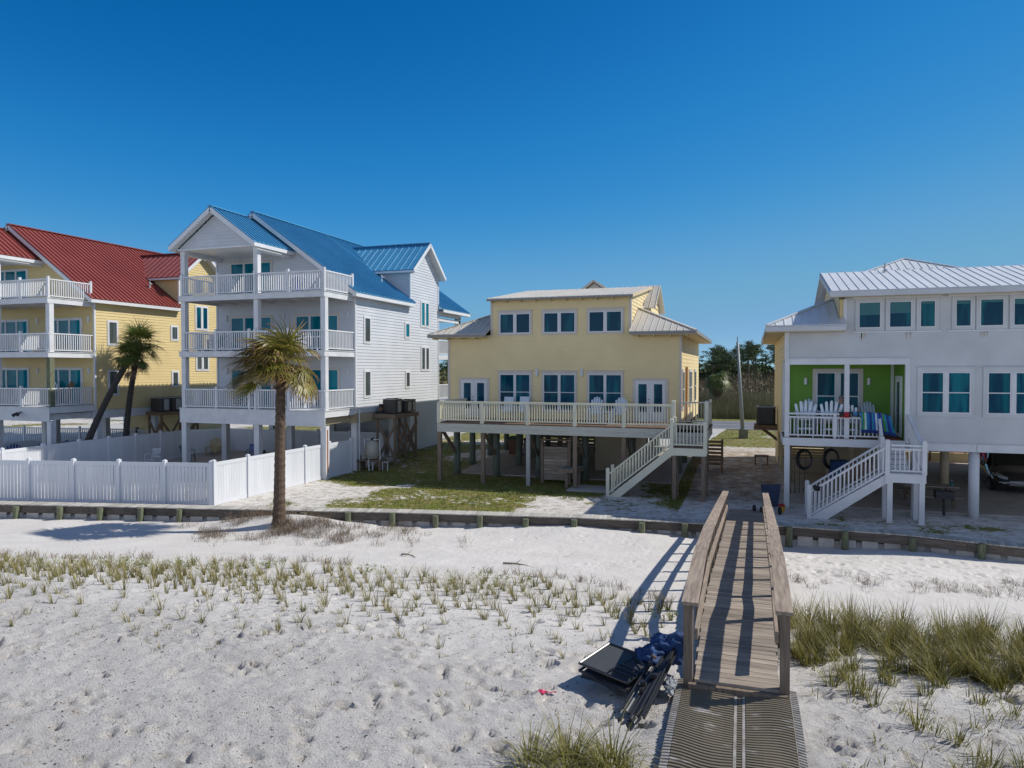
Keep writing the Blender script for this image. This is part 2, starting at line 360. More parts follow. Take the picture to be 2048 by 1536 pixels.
# ------------------------------------------------------------------ terrain
def vnoise(x,y,seed):
    x=np.asarray(x,float);y=np.asarray(y,float);xi=np.floor(x).astype(np.int64);yi=np.floor(y).astype(np.int64);fx=x-xi;fy=y-yi
    fx=fx*fx*(3-2*fx);fy=fy*fy*(3-2*fy)
    def h(a,b):
        n=(a*374761393+b*668265263+seed*982451653)&0x7fffffff; n=((n^(n>>13))*1274126177)&0x7fffffff; return ((n^(n>>16))&0xffff)/65535.0
    return (h(xi,yi)*(1-fx)+h(xi+1,yi)*fx)*(1-fy)+(h(xi,yi+1)*(1-fx)+h(xi+1,yi+1)*fx)*fy
def fbm(x,y,seed,o=4):
    s=0;a=.5
    for k in range(o): s=s+a*vnoise(x*2**k,y*2**k,seed+k); a*=.5
    return s/(1-.5**o)
BX=[-300,-60,-28,-18.2,-11.6,-5.9,-1.0,.95,4.5,7.4,14,60,300]; BY=[-40,11.5,18.2,20.4,21.95,23.05,23.75,24.2,24.15,23.55,22.2,14,-30]
def yb(X): return np.interp(X,BX,BY)
_r=np.random.RandomState(5)
pits=[]
for k in range(1500):
    u=_r.rand()**.8; Y=4.2+9.5*u; X=_r.uniform(-11.5,-.9) if _r.rand()<.8 else _r.uniform(.6,5)
    if fbm(X*.6,Y*.6,91,3)>.42+.02*(Y-4): pits.append((X,Y,_r.uniform(.055,.135),_r.uniform(.03,.08)))
for k in range(60):   # walked line across the sand beyond the grass
    pits.append((_r.uniform(-7,-1.5)+_r.normal()*.4,_r.uniform(17.5,22.5),_r.uniform(.09,.14),_r.uniform(.015,.03)))
for k in range(285): pits.append((_r.uniform(.8,9),_r.uniform(18.5,23),_r.uniform(.12,.2),_r.uniform(.02,.04)))
def crisp(d2): return np.exp(-d2**1.8)
def gz(X,Y):
    X=np.asarray(X,float);Y=np.asarray(Y,float)
    lot=np.interp(Y,[0,30,36,400],[0,0,.4,.4])+.02*(fbm(X*.8,Y*.8,3)-.5)*(Y<31)
    q=Y+(24.1-yb(np.clip(X,-30,14)))*np.clip((Y-6)/6,0,1)*.9
    bz=np.interp(q,[-400,-40,-20,2,6.5,8.5,10.5,12.5,15,18,21,24,27],[-6,-2.2,-1.2,1.3,1.36,1.32,1.15,.85,.4,.02,-.26,-.36,-.45])
    bz=bz+.10*(fbm(X*.35,q*.35,11)-.5)+.05*(fbm(X*1.4,q*1.4,12)-.5)+.018*(fbm(X*6,q*6,13)-.5)
    # small foreground roughness
    m=np.clip((11.5-Y)/4,0,1)*(Y>2); bz=bz+m*(.08*(fbm(X*2.6,q*2.6,21)-.5)+.06*(fbm(X*8,q*8,22)-.5))
    # wind ripples beyond grass
    mr=np.clip((Y-16.5)/1.5,0,1)*np.clip((23.5-Y)/1.5,0,1)*np.clip((fbm(X*.5,Y*.5,31)-.42)*8,0,1)
    bz=bz+mr*.006*np.sin((Y*.9+X*.35+fbm(X,Y,32)*1.2)*48)
    bz=bz+.42*np.exp(-(((X+14.8)/2.6)**2+((Y-20.6)/1.1)**2))+.22*np.exp(-(((X+6)/3.2)**2+((Y-23.2)/1.2)**2))-.22*np.exp(-(((X-1.4)/2.2)**2+((Y-23.6)/1.3)**2))
    t=np.clip((Y-(yb(X)+.16))/.12,0,1); return bz*(1-t)+lot*t
_pz=np.zeros(0)
def axis(segs):
    out=[]
    for a,b,st in segs:
        n=max(1,int(round((b-a)/st))); out+=list(np.linspace(a,b,n,endpoint=False))
    out.append(segs[-1][1]); return np.array(out)
gx=axis([(-3000,-400,520),(-400,-60,40),(-60,-30,2.5),(-30,-14,.28),(-14,6.5,.05),(6.5,14,.3),(14,60,4),(60,400,60),(400,3000,520)])
gy=axis([(-60,0,6),(0,3.5,.4),(3.5,12.5,.035),(12.5,18,.085),(18,25,.075),(25,31,.17),(31,60,.7),(60,100,3),(100,400,30),(400,4000,500)])
GX,GY=np.meshgrid(gx,gy); GZ=gz(GX,GY)
for X,Y,r,dp in pits:
    i0,i1=np.searchsorted(gx,[X-3*r,X+3*r]); j0,j1=np.searchsorted(gy,[Y-3*r,Y+3*r])
    sx=GX[j0:j1,i0:i1]-X; sy=GY[j0:j1,i0:i1]-Y; th=(X*7+Y*3)%3.14; a=sx*math.cos(th)+sy*math.sin(th); c=-sx*math.sin(th)+sy*math.cos(th)
    d2=(a/r)**2+(c/(r*.55))**2
    GZ[j0:j1,i0:i1]+= -dp*crisp(d2)+dp*.5*np.exp(-((np.sqrt(d2)-1.3)/.28)**2)
def sand_z(X,Y): return float(gz(X,Y))
ny,nx=GX.shape
me=bpy.data.meshes.new('ground'); vs=np.stack([GX,GY,GZ],-1).reshape(-1,3)
ii=np.arange(ny*nx).reshape(ny,nx); fs=np.stack([ii[:-1,:-1],ii[:-1,1:],ii[1:,1:],ii[1:,:-1]],-1).reshape(-1,4)
me.vertices.add(len(vs)); me.vertices.foreach_set('co',vs.ravel()); me.loops.add(fs.size); me.loops.foreach_set('vertex_index',fs.ravel().astype(np.int32))
me.polygons.add(len(fs)); me.polygons.foreach_set('loop_start',np.arange(0,fs.size,4,dtype=np.int32)); me.polygons.foreach_set('loop_total',np.full(len(fs),4,np.int32))
me.polygons.foreach_set('use_smooth',np.ones(len(fs),bool)); me.update(calc_edges=True)
def veg(X,Y):
    X=np.asarray(X,float);Y=np.asarray(Y,float)
    n=fbm(X*.42,Y*.42,51,4); inlot=(Y>yb(X)+.5)
    base=np.where(Y<31,.50+.10*np.sin(X*.5+1.2)+.10*np.clip((Y-26.3)/2,-1,1),.52)
    base=base+.05*((X<-8)&(X>-18.4)&(Y<31)); base=np.where((X>-2.5)&(Y<46),.10,base); base=np.where(X>1.2,.16,base)
    base=np.where(Y>45,.72,base); base=np.where((X<-19)&(Y<40),.2,base); base=np.where((X<-19)&(Y>=40),.45,base)
    v=np.clip((n-(1-base)+.08)*5+.5,0,1)
    far=Y>66; v=np.where(far,1.0,v)
    return v*inlot
at=me.attributes.new('veg','FLOAT','POINT'); at.data.foreach_set('value',veg(GX,GY).ravel())
lotm=np.clip((GY-(yb(GX)+.2))*4,0,1); at=me.attributes.new('lot','FLOAT','POINT'); at.data.foreach_set('value',lotm.ravel())
drt=np.clip((GX+3.2)/.8,0,1)*np.clip((1.6-GX)/.8,0,1)*np.clip((GY-27.5)/2,0,1)*np.clip((46-GY)/4,0,1); at=me.attributes.new('dirt','FLOAT','POINT'); at.data.foreach_set('value',drt.ravel())
nr=np.clip((11.5-GY)/3.5,0,1); at=me.attributes.new('near','FLOAT','POINT'); at.data.foreach_set('value',nr.ravel())
shl=np.clip((fbm(GX*.5,GY*.5,77)-.42)*5,0,1)*np.clip((12-GY)/3,0,1); at=me.attributes.new('shells','FLOAT','POINT'); at.data.foreach_set('value',shl.ravel())
mg=bpy.data.materials.new('white_sand_and_lawn'); mg.use_nodes=True; t=mg.node_tree;N=t.nodes;L=t.links;pb=N['Principled BSDF'];pb.inputs['Roughness'].default_value=.9;pb.inputs['Specular IOR Level'].default_value=.15
geo=N.new('ShaderNodeNewGeometry')
def nz(sc,det=5,ro=.5):
    n=N.new('ShaderNodeTexNoise');n.inputs['Scale'].default_value=sc;n.inputs['Detail'].default_value=det;n.inputs['Roughness'].default_value=ro;L.new(geo.outputs['Position'],n.inputs['Vector']);return n.outputs['Fac']
def mr(s,a,b,c=0,d=1):
    r=N.new('ShaderNodeMapRange');L.new(s,r.inputs[0]);r.inputs[1].default_value=a;r.inputs[2].default_value=b;r.inputs[3].default_value=c;r.inputs[4].default_value=d;return r.outputs[0]
def mixc(f,a,b):
    x=N.new('ShaderNodeMix');x.data_type='RGBA';L.new(f,x.inputs[0])
    for k,v in ((6,a),(7,b)):
        if isinstance(v,tuple): x.inputs[k].default_value=(*v,1)
        else: L.new(v,x.inputs[k])
    return x.outputs[2]
def mth(op,a,b):
    m=N.new('ShaderNodeMath');m.operation=op
    for k,v in ((0,a),(1,b)):
        if isinstance(v,(int,float)): m.inputs[k].default_value=v
        else: L.new(v,m.inputs[k])
    return m.outputs[0]
def attr(n): a=N.new('ShaderNodeAttribute');a.attribute_name=n;return a.outputs['Fac']
sand=mixc(mr(nz(.9,8),.3,.7),(.66,.635,.60),(.58,.555,.52))
sand=mixc(mr(nz(28,6,.7),.54,.74),sand,(.50,.47,.44))
sand=mixc(mth('MULTIPLY',mr(nz(7,10,.78),.42,.64),mth('MULTIPLY',attr('near'),.5)),sand,(.50,.47,.44))
sand=mixc(mth('MULTIPLY',mr(nz(75,3),.60,.68),attr('shells')),sand,(.17,.155,.14))
vor=N.new('ShaderNodeTexVoronoi');vor.inputs['Scale'].default_value=22;L.new(geo.outputs['Position'],vor.inputs['Vector'])
sand=mixc(mth('MULTIPLY',mr(vor.outputs['Distance'],.14,.08),attr('shells')),sand,(.66,.64,.61))
sand=mixc(mth('MULTIPLY',mth('MULTIPLY',mr(nz(2.6,10,.72),.47,.62),attr('lot')),.75),sand,(.30,.25,.19))
sand=mixc(mth('MULTIPLY',attr('dirt'),mr(nz(1.8,9,.7),.35,.6)),sand,(.27,.205,.145))
green=mixc(mr(nz(1.3,8,.65),.42,.58),(.155,.17,.02),(.24,.185,.075)); green=mixc(mr(nz(17,5,.7),.45,.65),green,(.12,.14,.035))
vm=mr(mth('ADD',attr('veg'),mth('MULTIPLY',mth('SUBTRACT',nz(4.0,9,.74),.5),4.6)),.42,.62)
vm=mth('MULTIPLY',vm,mr(attr('lot'),0,.5))
L.new(mixc(vm,sand,green),pb.inputs['Base Color'])
bp=N.new('ShaderNodeBump');bp.inputs['Distance'].default_value=.03;L.new(mth('ADD',mth('MULTIPLY',nz(9,9,.72),1.1),mth('MULTIPLY',nz(42,6,.75),mth('ADD',mth('MULTIPLY',attr('near'),.9),.15))),bp.inputs['Height']);L.new(bp.outputs[0],pb.inputs['Normal'])
me.materials.append(mg)
gr=bpy.data.objects.new('ground',me);S.collection.objects.link(gr);gr['kind']='structure'
def sheet(name,x0,x1,y0,y1,off,mat,nx=None,ny=None,sk=0,th=.0):
    nx=nx or max(1,int((x1-x0)/.5));ny=ny or max(1,int((y1-y0)/.5));b=MB()
    for j in range(ny+1):
        for i in range(nx+1):
            y=y0+(y1-y0)*j/ny; x=x0+(x1-x0)*i/nx+sk*(y-y0); b.v.append((x,y,float(np.interp(y,[0,30,36,400],[0,0,.4,.4]))+off))
    for j in range(ny):
        for i in range(nx): k=j*(nx+1)+i; b.f.append((k,k+1,k+nx+2,k+nx+1)); b.m.append(0)
    n0=len(b.v)  # skirt
    for j in range(ny+1):
        for i in (0,nx): pass
    for (i0,j0,i1,j1) in [(i,0,i+1,0) for i in range(nx)]+[(i,ny,i+1,ny) for i in range(nx)]+[(0,j,0,j+1) for j in range(ny)]+[(nx,j,nx,j+1) for j in range(ny)]:
        a=b.v[j0*(nx+1)+i0];c=b.v[j1*(nx+1)+i1];b.quad(a,c,(c[0],c[1],c[2]-.1),(a[0],a[1],a[2]-.1))
    return b.build(name,mat,kind='structure')
sheet('road',-300,300,57.6,66.6,.030,mAsph,nx=1,ny=1)
def strip(x0,x1,y0,y1): b=MB();b.box(x0,x1,y0,y1,.4335,.4345);return b
strip(-300,300,62.05,62.17).build('road_marking',mPaintW,kind='structure'); strip(-300,300,58.2,58.32).build('road_marking',mPaintW,kind='structure'); strip(-300,300,65.9,66.02).build('road_marking',mPaintW,kind='structure')
sheet('driveway',-7.6,-3.0,44.0,57.6,.035,mConcPale,sk=.08)
sheet('driveway',-27,-19.5,38.0,57.6,.035,mConcPale,sk=-.05)
sheet('driveway',-52,-36,36.5,46,.035,mConcPale)
sheet('driveway',-62,-40,50.0,57.6,.035,mConcPale)
sheet('driveway',2.0,13,41.2,57.6,.035,mConcPale)
sheet('patio_slab',-13.3,-3.0,31.4,43.9,.045,mConc)
sheet('patio_slab',1.3,14.5,28.6,41,.045,mConc)
b=MB();b.box(-7.35,-5.3,28.75,31.4,-.06,.03);b.build('path',mConcPale,kind='structure')
sheet('patio_slab',-30.4,-19.3,24.5,40,.04,mConc)
sheet('patio_slab',-46,-31.6,22,37,.04,mConc)
b=MB();b.quad((-3500,-3500,-1.6),(3500,-3500,-1.6),(3500,-24,-1.6),(-3500,-24,-1.6));b.build('sea',M('sea_water',(.01,.09,.10),(.015,.12,.12),rough=.12,scale=.3,bump=.3,bscale=.5),kind='structure')

# ------------------------------------------------------------------ tall house (white with blue roof, yellow with red roof)
def tall_house(name,label,o,sid,roofm,yellow=False):
    ox,oy=o; root=thing(name,label,'house',(ox,oy,0)); OFF[root.name]=(0,0,0)   # parts are built in local coordinates
    F=front(0);R=right(0)
    b=MB(); b.box(-8.3,-.03,.03,9.72,2.9,8.8); b.box(-2.8,-.03,5.98,9.72,-.2,2.9); b.box(-6.0,-2.8,7.5,9.72,-.2,2.9)
    b.prism([(-8.3,8.8),(-.03,8.8),(-.03,8.83),(-5.65,12.95),(-8.3,11.0)],'y',.03,9.7)
    b.prism([(5.98,8.8),(9.72,8.8),(9.72,10.85),(7.85,12.35),(5.98,10.85)],'x',-4.6,-.03)
    b.siding(F,[(-8.32,2.9),(0,2.9),(0,8.85),(-5.65,12.9),(-8.32,11.05)],lip=.022)
    b.siding(R,[(0,2.9),(5.95,2.9),(5.95,8.85),(0,8.85)]); b.siding(R,[(5.95,.0),(9.75,.0),(9.75,10.9),(7.85,12.42),(5.95,10.9)])
    b.siding(left(-8.32),[(0,2.9),(9.75,2.9),(9.75,11.1),(0,11.1)]); b.siding(back(9.75),[(-8.32,2.9),(0,2.9),(0,8.85),(-5.65,12.9),(-8.32,11.05)])
    b.siding(front(5.95),[(-2.7,10.88),(0,9.0),(0,10.88)]); b.siding(front(5.95),[(-2.8,0),(0,0),(0,2.9),(-2.8,2.9)])
    b.siding(left(-2.8),[(5.95,0),(9.75,0),(9.75,2.9),(5.95,2.9)]); b.siding(back(9.75),[(-2.8,0),(0,0),(0,2.9),(-2.8,2.9)]); b.siding(front(7.5),[(-6,0),(-2.8,0),(-2.8,2.9),(-6,2.9)]) 
    wall=b.build('wall',sid,root)
    b=MB(); b.box(-8.3,-.01,.02,5.9,2.42,2.885); b.box(-8.3,-.3,-2.4,0,2.5,2.8); b.build('floor_beam',mTan if not yellow else mWhitePaint,root)
    b=MB()
    for (x,y,z0,z1) in [(0,0,2.9,8.8),(-8.32,0,2.9,11.0),(0,9.75,0,10.85),(0,5.95,9.05,10.85),(0,5.95,0,2.9)]:
        b=MB(); b.box(x-.045,x+.045,y-.045,y+.045,z0,z1); b.build('corner_board',mWhite,root)
    # roofs
    zr=lambda x:13.1-.708*abs(x+5.65)
    b=MB()
    for (y0,y1,xe) in ((-.5,5.95,.35),(5.95,9.75,-.1),(9.75,14.2,.35)):
        b.roof([(xe,y0,zr(xe)),(xe,y1,zr(xe)),(-5.65,y1,13.1),(-5.65,y0,13.1)],sp=.305)
    b.roof([(-8.7,-.5,zr(-8.7)),(-8.7,14.2,zr(-8.7)),(-5.65,14.2,13.1),(-5.65,-.5,13.1)],sp=.305)
    b.beam((-5.65,-.52,13.13),(-5.65,14.2,13.13),.28,.05)
    main=b.build('roof',roofm,root)
    b=MB(); b.tube((-1.3,5.0,zr(-1.3)-.1),(-1.3,5.0,zr(-1.3)+.38),.04); b.tube((-1.3,5,zr(-1.3)+.25),(-1.15,5,zr(-1.3)+.25),.035); b.build('vent_pipe',mPVC,main)
    b=MB(); zc=12.55
    b.roof([(.4,5.65,10.75),(-2.33,5.65,10.75),(-5.0,7.85,zc),(.4,7.85,zc)],sp=.42,rh=.035,rw=.03); b.roof([(.4,10.05,10.75),(-2.33,10.05,10.75),(-5.0,7.85,zc),(.4,7.85,zc)],sp=.42)
    b.beam((.4,7.85,zc+.03),(-4.9,7.85,zc+.03),.25,.05); b.beam((-2.33,5.68,10.78),(-5,7.85,zc+.02),.22,.03); b.build('dormer_roof',roofm,root)
    b=MB(); px=-5.95; zp=12.84; zq=lambda x:zp-.71*abs(x-px)
    b.roof([(-3.45,-3.15,zq(-3.45)),(-3.45,.0,zq(-3.45)),(px,.0,zp),(px,-3.15,zp)],sp=.305); b.roof([(-8.45,-3.15,zq(-8.45)),(-8.45,.0,zq(-8.45)),(px,.0,zp),(px,-3.15,zp)],sp=.305)
    b.beam((px,-3.17,zp+.03),(px,0,zp+.03),.26,.05); b.build('porch_roof',roofm,root)
    # white fascias and soffits
    b=MB(); z=zr(.35)
    b.box(.33,.365,-.5,5.93,z-.22,z-.055); b.box(.33,.365,9.8,14.2,z-.22,z-.055)
    b.box(.03,.33,-.5,5.9,z-.215,z-.185); b.box(.03,.33,9.8,14.2,z-.215,z-.185)
    for (a,c) in (((.36,-.5,z-.15),(-5.65,-.5,12.95)),((-8.7,-.5,zr(-8.7)-.15),(-5.65,-.5,12.95)),((.36,14.2,z-.15),(-5.65,14.2,12.95))): b.beam(a,c,.035,.2,up=(0,-1,0) if False else (0,0,1))
    def verge(a,c,w,out):   # soffit board under a verge
        a=Vector(a);c=Vector(c);o2=Vector(out)*w; b.hexa([a,c,c+o2,a+o2,a+Vector((0,0,.03)),c+Vector((0,0,.03)),c+o2+Vector((0,0,.03)),a+o2+Vector((0,0,.03))])
    verge((.33,0,z-.17),(-5.65,0,12.93-.03),.47,(0,-1,0)); verge((-8.68,0,zr(-8.7)-.17),(-5.65,0,12.9),.47,(0,-1,0))
    b.box(.03,.4,5.65,5.94,10.55,10.58); 
    for s in (5.65,10.05):
        b.beam((.4,s,10.66),(.4,7.85,12.46),.035,.18); verge((.0,s,10.56),(.0,7.85,12.37),.38,(1,0,0))
    b.box(-2.3,.4,5.635,5.665,10.58,10.7); b.box(-2.3,.4,10.035,10.065,10.58,10.7)
    ze=zq(-3.45)
    b.box(-3.465,-3.43,-3.15,0,ze-.22,ze-.055); b.box(-8.47,-8.435,-3.15,0,ze-.22,ze-.055)
    for xe in (-3.45,-8.45):
        b.beam((xe,-3.16,ze-.14),(px,-3.16,zp-.14),.035,.2); verge((xe,-2.75,ze-.17),(px,-2.75,zp-.17),.4,(0,-1,0))
    b.build('fascia',mWhite,root)
    b=MB(); b.siding(front(-2.74),[(-8.2,10.98),(-3.7,10.98),(px,12.58)],lip=.022); b.prism([(-8.2,10.98),(-3.7,10.98),(px,12.55)],'y',-2.73,-.05); b.build('porch_gable',sid,root)
    b=MB(); b.box(-8.3,-3.6,-2.78,0,10.90,10.975); b.box(-8.28,-8.0,-2.6,0,10.72,10.899); b.box(-3.95,-3.67,-2.6,0,10.72,10.899); b.build('porch_ceiling',mWhite,root)
    # decks
    for k,(zt,zb,zs) in enumerate(((3.18,2.45,2.85),(5.97,5.69,5.69),(8.70,8.42,8.42))):
        b=MB(); b.mi=0; b.box(-8.32,-.04,-2.6,-.03,zt-.10,zt-.055)
        b.mi=1; b.box(-8.34,0,-2.66,-2.62,zb,zt-.03); b.box(-.03,.0,-2.62,-.05,zs,zt-.03); b.box(-8.35,-8.32,-2.62,-.05,zs,zt-.03)
        for j in range(55): x=-8.3+j*.151; b.box(x,x+.015,-2.667,-2.66,zb+.01,zt-.05)
        b.mi=2; b.box(-8.38,.03,-2.70,-.03,zt-.029,zt)
        for j in range(8): b.box(-8.2+j*1.13,-8.15+j*1.13,-2.6,-.03,zt-.27,zt-.101)
        b.build('balcony_deck',[mDeckWood,mWhitePaint,mWhitePaint],root)
        z=zt
        mids=[.25,.49,.53,.76] if k<2 else [.265,.53,.76]
        railing(root,(-8.2,-2.58,z),(-.05,-2.58,z),.95,mWhite,posts=(mids+[0,1] if k==2 else mids))
        railing(root,(-.05,-2.5,z),(-.05,-.1,z),.95,mWhite,posts=((.97,) if k==2 else ()))
        railing(root,(-8.25,-2.5,z),(-8.25,-.1,z),.95,mWhite)
        # rear
        b=MB(); b.box(-8.3,0,9.78,13.4,min(zt,8.3)-.06,min(zt,8.3)); b.box(-.03,.0,9.78,13.4,min(zs,8.1),min(zt,8.3)-.061); b.build('balcony_deck',mWhitePaint,root); (railing(root,(-.05,9.9,z),(-.05,13.3,z),.95,mWhite) if k<2 else None)
    xs=[-8.17,-3.84,-.14]
    for i,x in enumerate(xs):
        for z0,z1 in ((-.3,2.46),(3.18,5.69),(5.97,8.42),(8.70,10.9)):
            if z0>8 and i==2: continue
            b=MB(); s=.14 if z0<0 else .125; b.box(x-s,x+s,-2.5-s+.06,-2.5+s+.06,z0,z1)
            b.build('porch_column',mPile if (yellow and i==2 and 3<z0<4) else mWhitePaint,root)
    for (x,y) in ((-8.1,.3),(-4.0,.3),(-.2,.3),(-8.1,4.2),(-4.0,4.2),(-.2,4.2),(-8.1,13.2),(-.15,13.2),(-8.1,9.5)):
        b=MB(); b.box(x-.15,x+.15,y-.15,y+.15,-.3,2.45 if y<10 else 8.5); b.build('porch_column',mWhitePaint,root)
    b=MB(); b.box(-.15,.0,9.78,13.4,8.42,8.86); b.build('rear_beam',mWhitePaint,root)
    # openings
    kw=dict(mt=mCreamTrim if not yellow else mWhitePaint,mf=mWhitePaint,mg=mGlassLt)
    for (x0,x1,z0,z1) in [(-7.4,-4.9,8.72,10.6),(-7.4,-4.9,5.99,7.78),(-3.4,-.95,5.99,7.78),(-7.4,-4.9,3.2,5.08),(-3.4,-.95,3.2,5.08)]:
        window(root,F,x0,x1,z0,z1,cols=3,name='sliding_door',sill=False,trim=.1,fw=.035,mull=.05,**kw)
    for x,z in ((-7.7,7.75),(-4.15,7.75),(-.4,7.8),(-7.7,5.0),(-4.15,5.0),(-.4,5.0),(-6.9,10.9)): lamp(root,F,x,z)
    tw=mWhitePaint
    for (u0,u1,z0,z1,c,r) in [(.86,1.40,6.47,7.70,1,1),(5.32,5.78,6.90,7.68,1,1),(7.34,8.32,7.66,9.05,2,1),(.86,1.40,3.72,4.98,1,1),(5.36,5.80,4.08,4.92,1,1),(7.36,8.34,5.06,6.38,2,1)]:
        window(root,R,u0,u1,z0,z1,cols=c,rows=r,trim=.085,mt=tw,mf=mWhitePaint,fw=.035,mull=.12,mg=(mGlassGrey if rnd.random()<.65 else mGlass) if yellow else (mGlassLt if z0>6.6 else mGlassGrey))
    return root
blue=tall_house('beach_house','tall white beach house with bright blue metal roof, three balconies and a gabled top porch',(-18.55,30.7),mWhiteSid,mBlueRoof)
yel=tall_house('beach_house','tall yellow beach house with dark red metal roof at the left edge',(-33.45,28.95),mYel,mRedRoof,True)
b=MB(); b.tube((-1.9,-2.68,2.9),(-1.9,-2.85,2.85),.03); b.tube((-1.95,-2.82,2.87),(-2.1,-3.0,2.72),.06,.09); b.tube((-1.85,-2.82,2.87),(-1.75,-3.0,2.76),.05,.07); b.build('floodlight',mBlack,yel)
b=MB(); b.box(-.285,-.281,-2.58,-2.30,0,1.7); b.box(-.001+.0,.004,-2.5,-2.4,.3,2.3); b.build('rust_streak',mRust,blue)
b=MB(); b.tube((.06,.25,-.1),(.06,.25,2.9),.035); b.box(.02,.12,.18,.34,2.9,3.1); b.build('conduit',mPVC,blue)

# ------------------------------------------------------------------ cream house in the middle
ch=thing('beach_house','small cream house on wooden piles with beige metal roof and long front deck','house',(-3.06,32.7,0))
x0,x1,y0,y1=-14.4,-3.06,32.7,43.9
b=MB(); b.box(x0+.03,x1-.03,y0+.03,y1-.03,2.45,6.72); b.box(-12.09,-5.35,y0+.03,39,6.7,8.35)
b.siding(front(y0),[(x0,2.7),(x1,2.7),(x1,6.75),(x0,6.75)],course=.18,lip=.02); b.siding(front(y0),[(-12.12,6.75),(-5.32,6.75),(-5.32,8.42),(-12.12,8.42)],course=.18,lip=.02)
b.siding(right(x1),[(y0,2.45),(y1,2.45),(y1,6.75),(y0,6.75)],course=.18,lip=.014); b.siding(left(x0),[(y0,2.45),(y1,2.45),(y1,6.75),(y0,6.75)],course=.18); b.siding(back(y1),[(x0,2.45),(x1,2.45),(x1,6.75),(x0,6.75)],course=.18)
b.siding(right(-5.32),[(y0,6.7),(35.4,8.0),(38.9,9.35),(38.9,9.45),(y0,8.42)],course=.18); b.siding(left(-12.12),[(y0,6.7),(35.4,8.0),(38.9,9.35),(38.9,9.45),(y0,8.42)],course=.18)
b.build('wall',mCream,ch)
b=MB()
for (x,za,zb_) in ((x0,2.45,6.72),(x1,2.45,6.72),(-12.12,6.75,8.42),(-5.32,6.75,8.42)):
    b=MB(); b.box(x-.05,x+.05,y0-.035,y0+.1,za,zb_); b.build('corner_board',mCreamTrim,ch)
# lower hipped roof, upper shed dormer roof, small end gables
ex0,ex1,ey0,ey1=-15.25,-2.34,32.0,44.6; ez=6.80; sl_=.435; t=2.95; zt=ez+sl_*t
b=MB()
b.roof([(ex0,ey0,ez),(-12.17,ey0,ez),(-12.17,ey0+t,zt),(ex0+t,ey0+t,zt)],sp=.3,rh=.03,rw=.022); b.roof([(-5.27,ey0,ez),(ex1,ey0,ez),(ex1-t,ey0+t,zt),(-5.27,ey0+t,zt)][::1],sp=.3,rh=.03,rw=.022)
b.roof([(ex1,ey0,ez),(ex1,ey1,ez),(ex1-t,ey1-t,zt),(ex1-t,ey0+t,zt)],sp=.3,rh=.03,rw=.022); b.roof([(ex0,ey0,ez),(ex0,ey1,ez),(ex0+t,ey1-t,zt),(ex0+t,ey0+t,zt)],sp=.3,rh=.03,rw=.022)
b.roof([(ex0,ey1,ez),(ex1,ey1,ez),(ex1-t,ey1-t,zt),(ex0+t,ey1-t,zt)],sp=.3,rh=.03,rw=.022)
b.beam((ex1,ey0,ez+.02),(ex1-t,ey0+t,zt+.02),.16,.04); b.beam((ex0,ey0,ez+.02),(ex0+t,ey0+t,zt+.02),.16,.04)
b.build('roof',mCreamRoof,ch)
b=MB(); b.roof([(-12.2,32.25,8.5),(-5.15,32.25,8.5),(-5.15,39.0,9.58),(-12.2,39.0,9.58)],sp=.3,rh=.022,rw=.03)
b.roof([(-12.2,44.0,7.2),(-5.15,44.0,7.2),(-5.15,39.0,9.58),(-12.2,39.0,9.58)],sp=.3,rh=.03,rw=.022)
gy0,gy1,gzb=36.9,41.1,8.15
b.roof([(-4.72,gy0,gzb+.1),(-5.9,gy0,gzb+.1),(-5.9,39,9.62),(-4.72,39,9.62)],sp=.3,rh=.03,rw=.022); b.roof([(-4.72,gy1,gzb+.1),(-5.9,gy1,gzb+.1),(-5.9,39,9.62),(-4.72,39,9.62)],sp=.3,rh=.03,rw=.022)
b.build('dormer_roof',mCreamRoof,ch)
b=MB(); b.prism([(37.1,gzb-.3),(40.9,gzb-.3),(40.9,gzb+.05),(39,9.45),(37.1,gzb+.05)],'x',-5.9,-5.05); b.siding(right(-5.04),[(37.1,7.9),(40.9,7.9),(40.9,8.2),(39,9.45),(37.1,8.2)],course=.3,lip=.06); b.build('gable_vent',mCream,ch)
b=MB(); b.roof([(-9.6,40.5,9.6),(-9.6,43,9.6),(-8.75,43,10.22),(-8.75,40.5,10.22)],sp=.4); b.roof([(-7.9,40.5,9.6),(-7.9,43,9.6),(-8.75,43,10.22),(-8.75,40.5,10.22)],sp=.4); b.prism([(-9.4,8.6),(-8.1,8.6),(-8.1,9.6),(-8.75,10.1),(-9.4,9.6)],'y',40.8,43); b.build('rear_dormer',mCreamRoof,ch)
# soffit, rafters, fascia
b=MB()
b.box(ex0,-12.3,ey0+.03,y0-.04,ez-.17,ez-.13); b.box(-5.2,ex1,ey0+.03,y0-.04,ez-.17,ez-.13); b.box(x1+.02,ex1-.02,y0-.04,ey1,ez-.175,ez-.135); b.box(ex0+.02,x0-.02,y0-.04,ey1,ez-.175,ez-.135)
for k in range(18):
    x=-15+k*.72
    if x<-12.4 or x>-5.1: b.box(x,x+.05,ey0+.02,y0-.05,ez-.24,ez-.176)
for k in range(10): x=-12.05+k*.74; b.box(x,x+.05,32.3,y0-.05,8.32,8.44)
b.box(-12.1,-5.3,32.4,y0-.04,8.42,8.45)
for p,q in (((-5.15,32.25,8.43),(-5.15,39,9.5)),((-12.2,32.25,8.43),(-12.2,39,9.5))): b.beam(p,q,.03,.13)
b.build('soffit',mSoffit,ch)
b=MB()
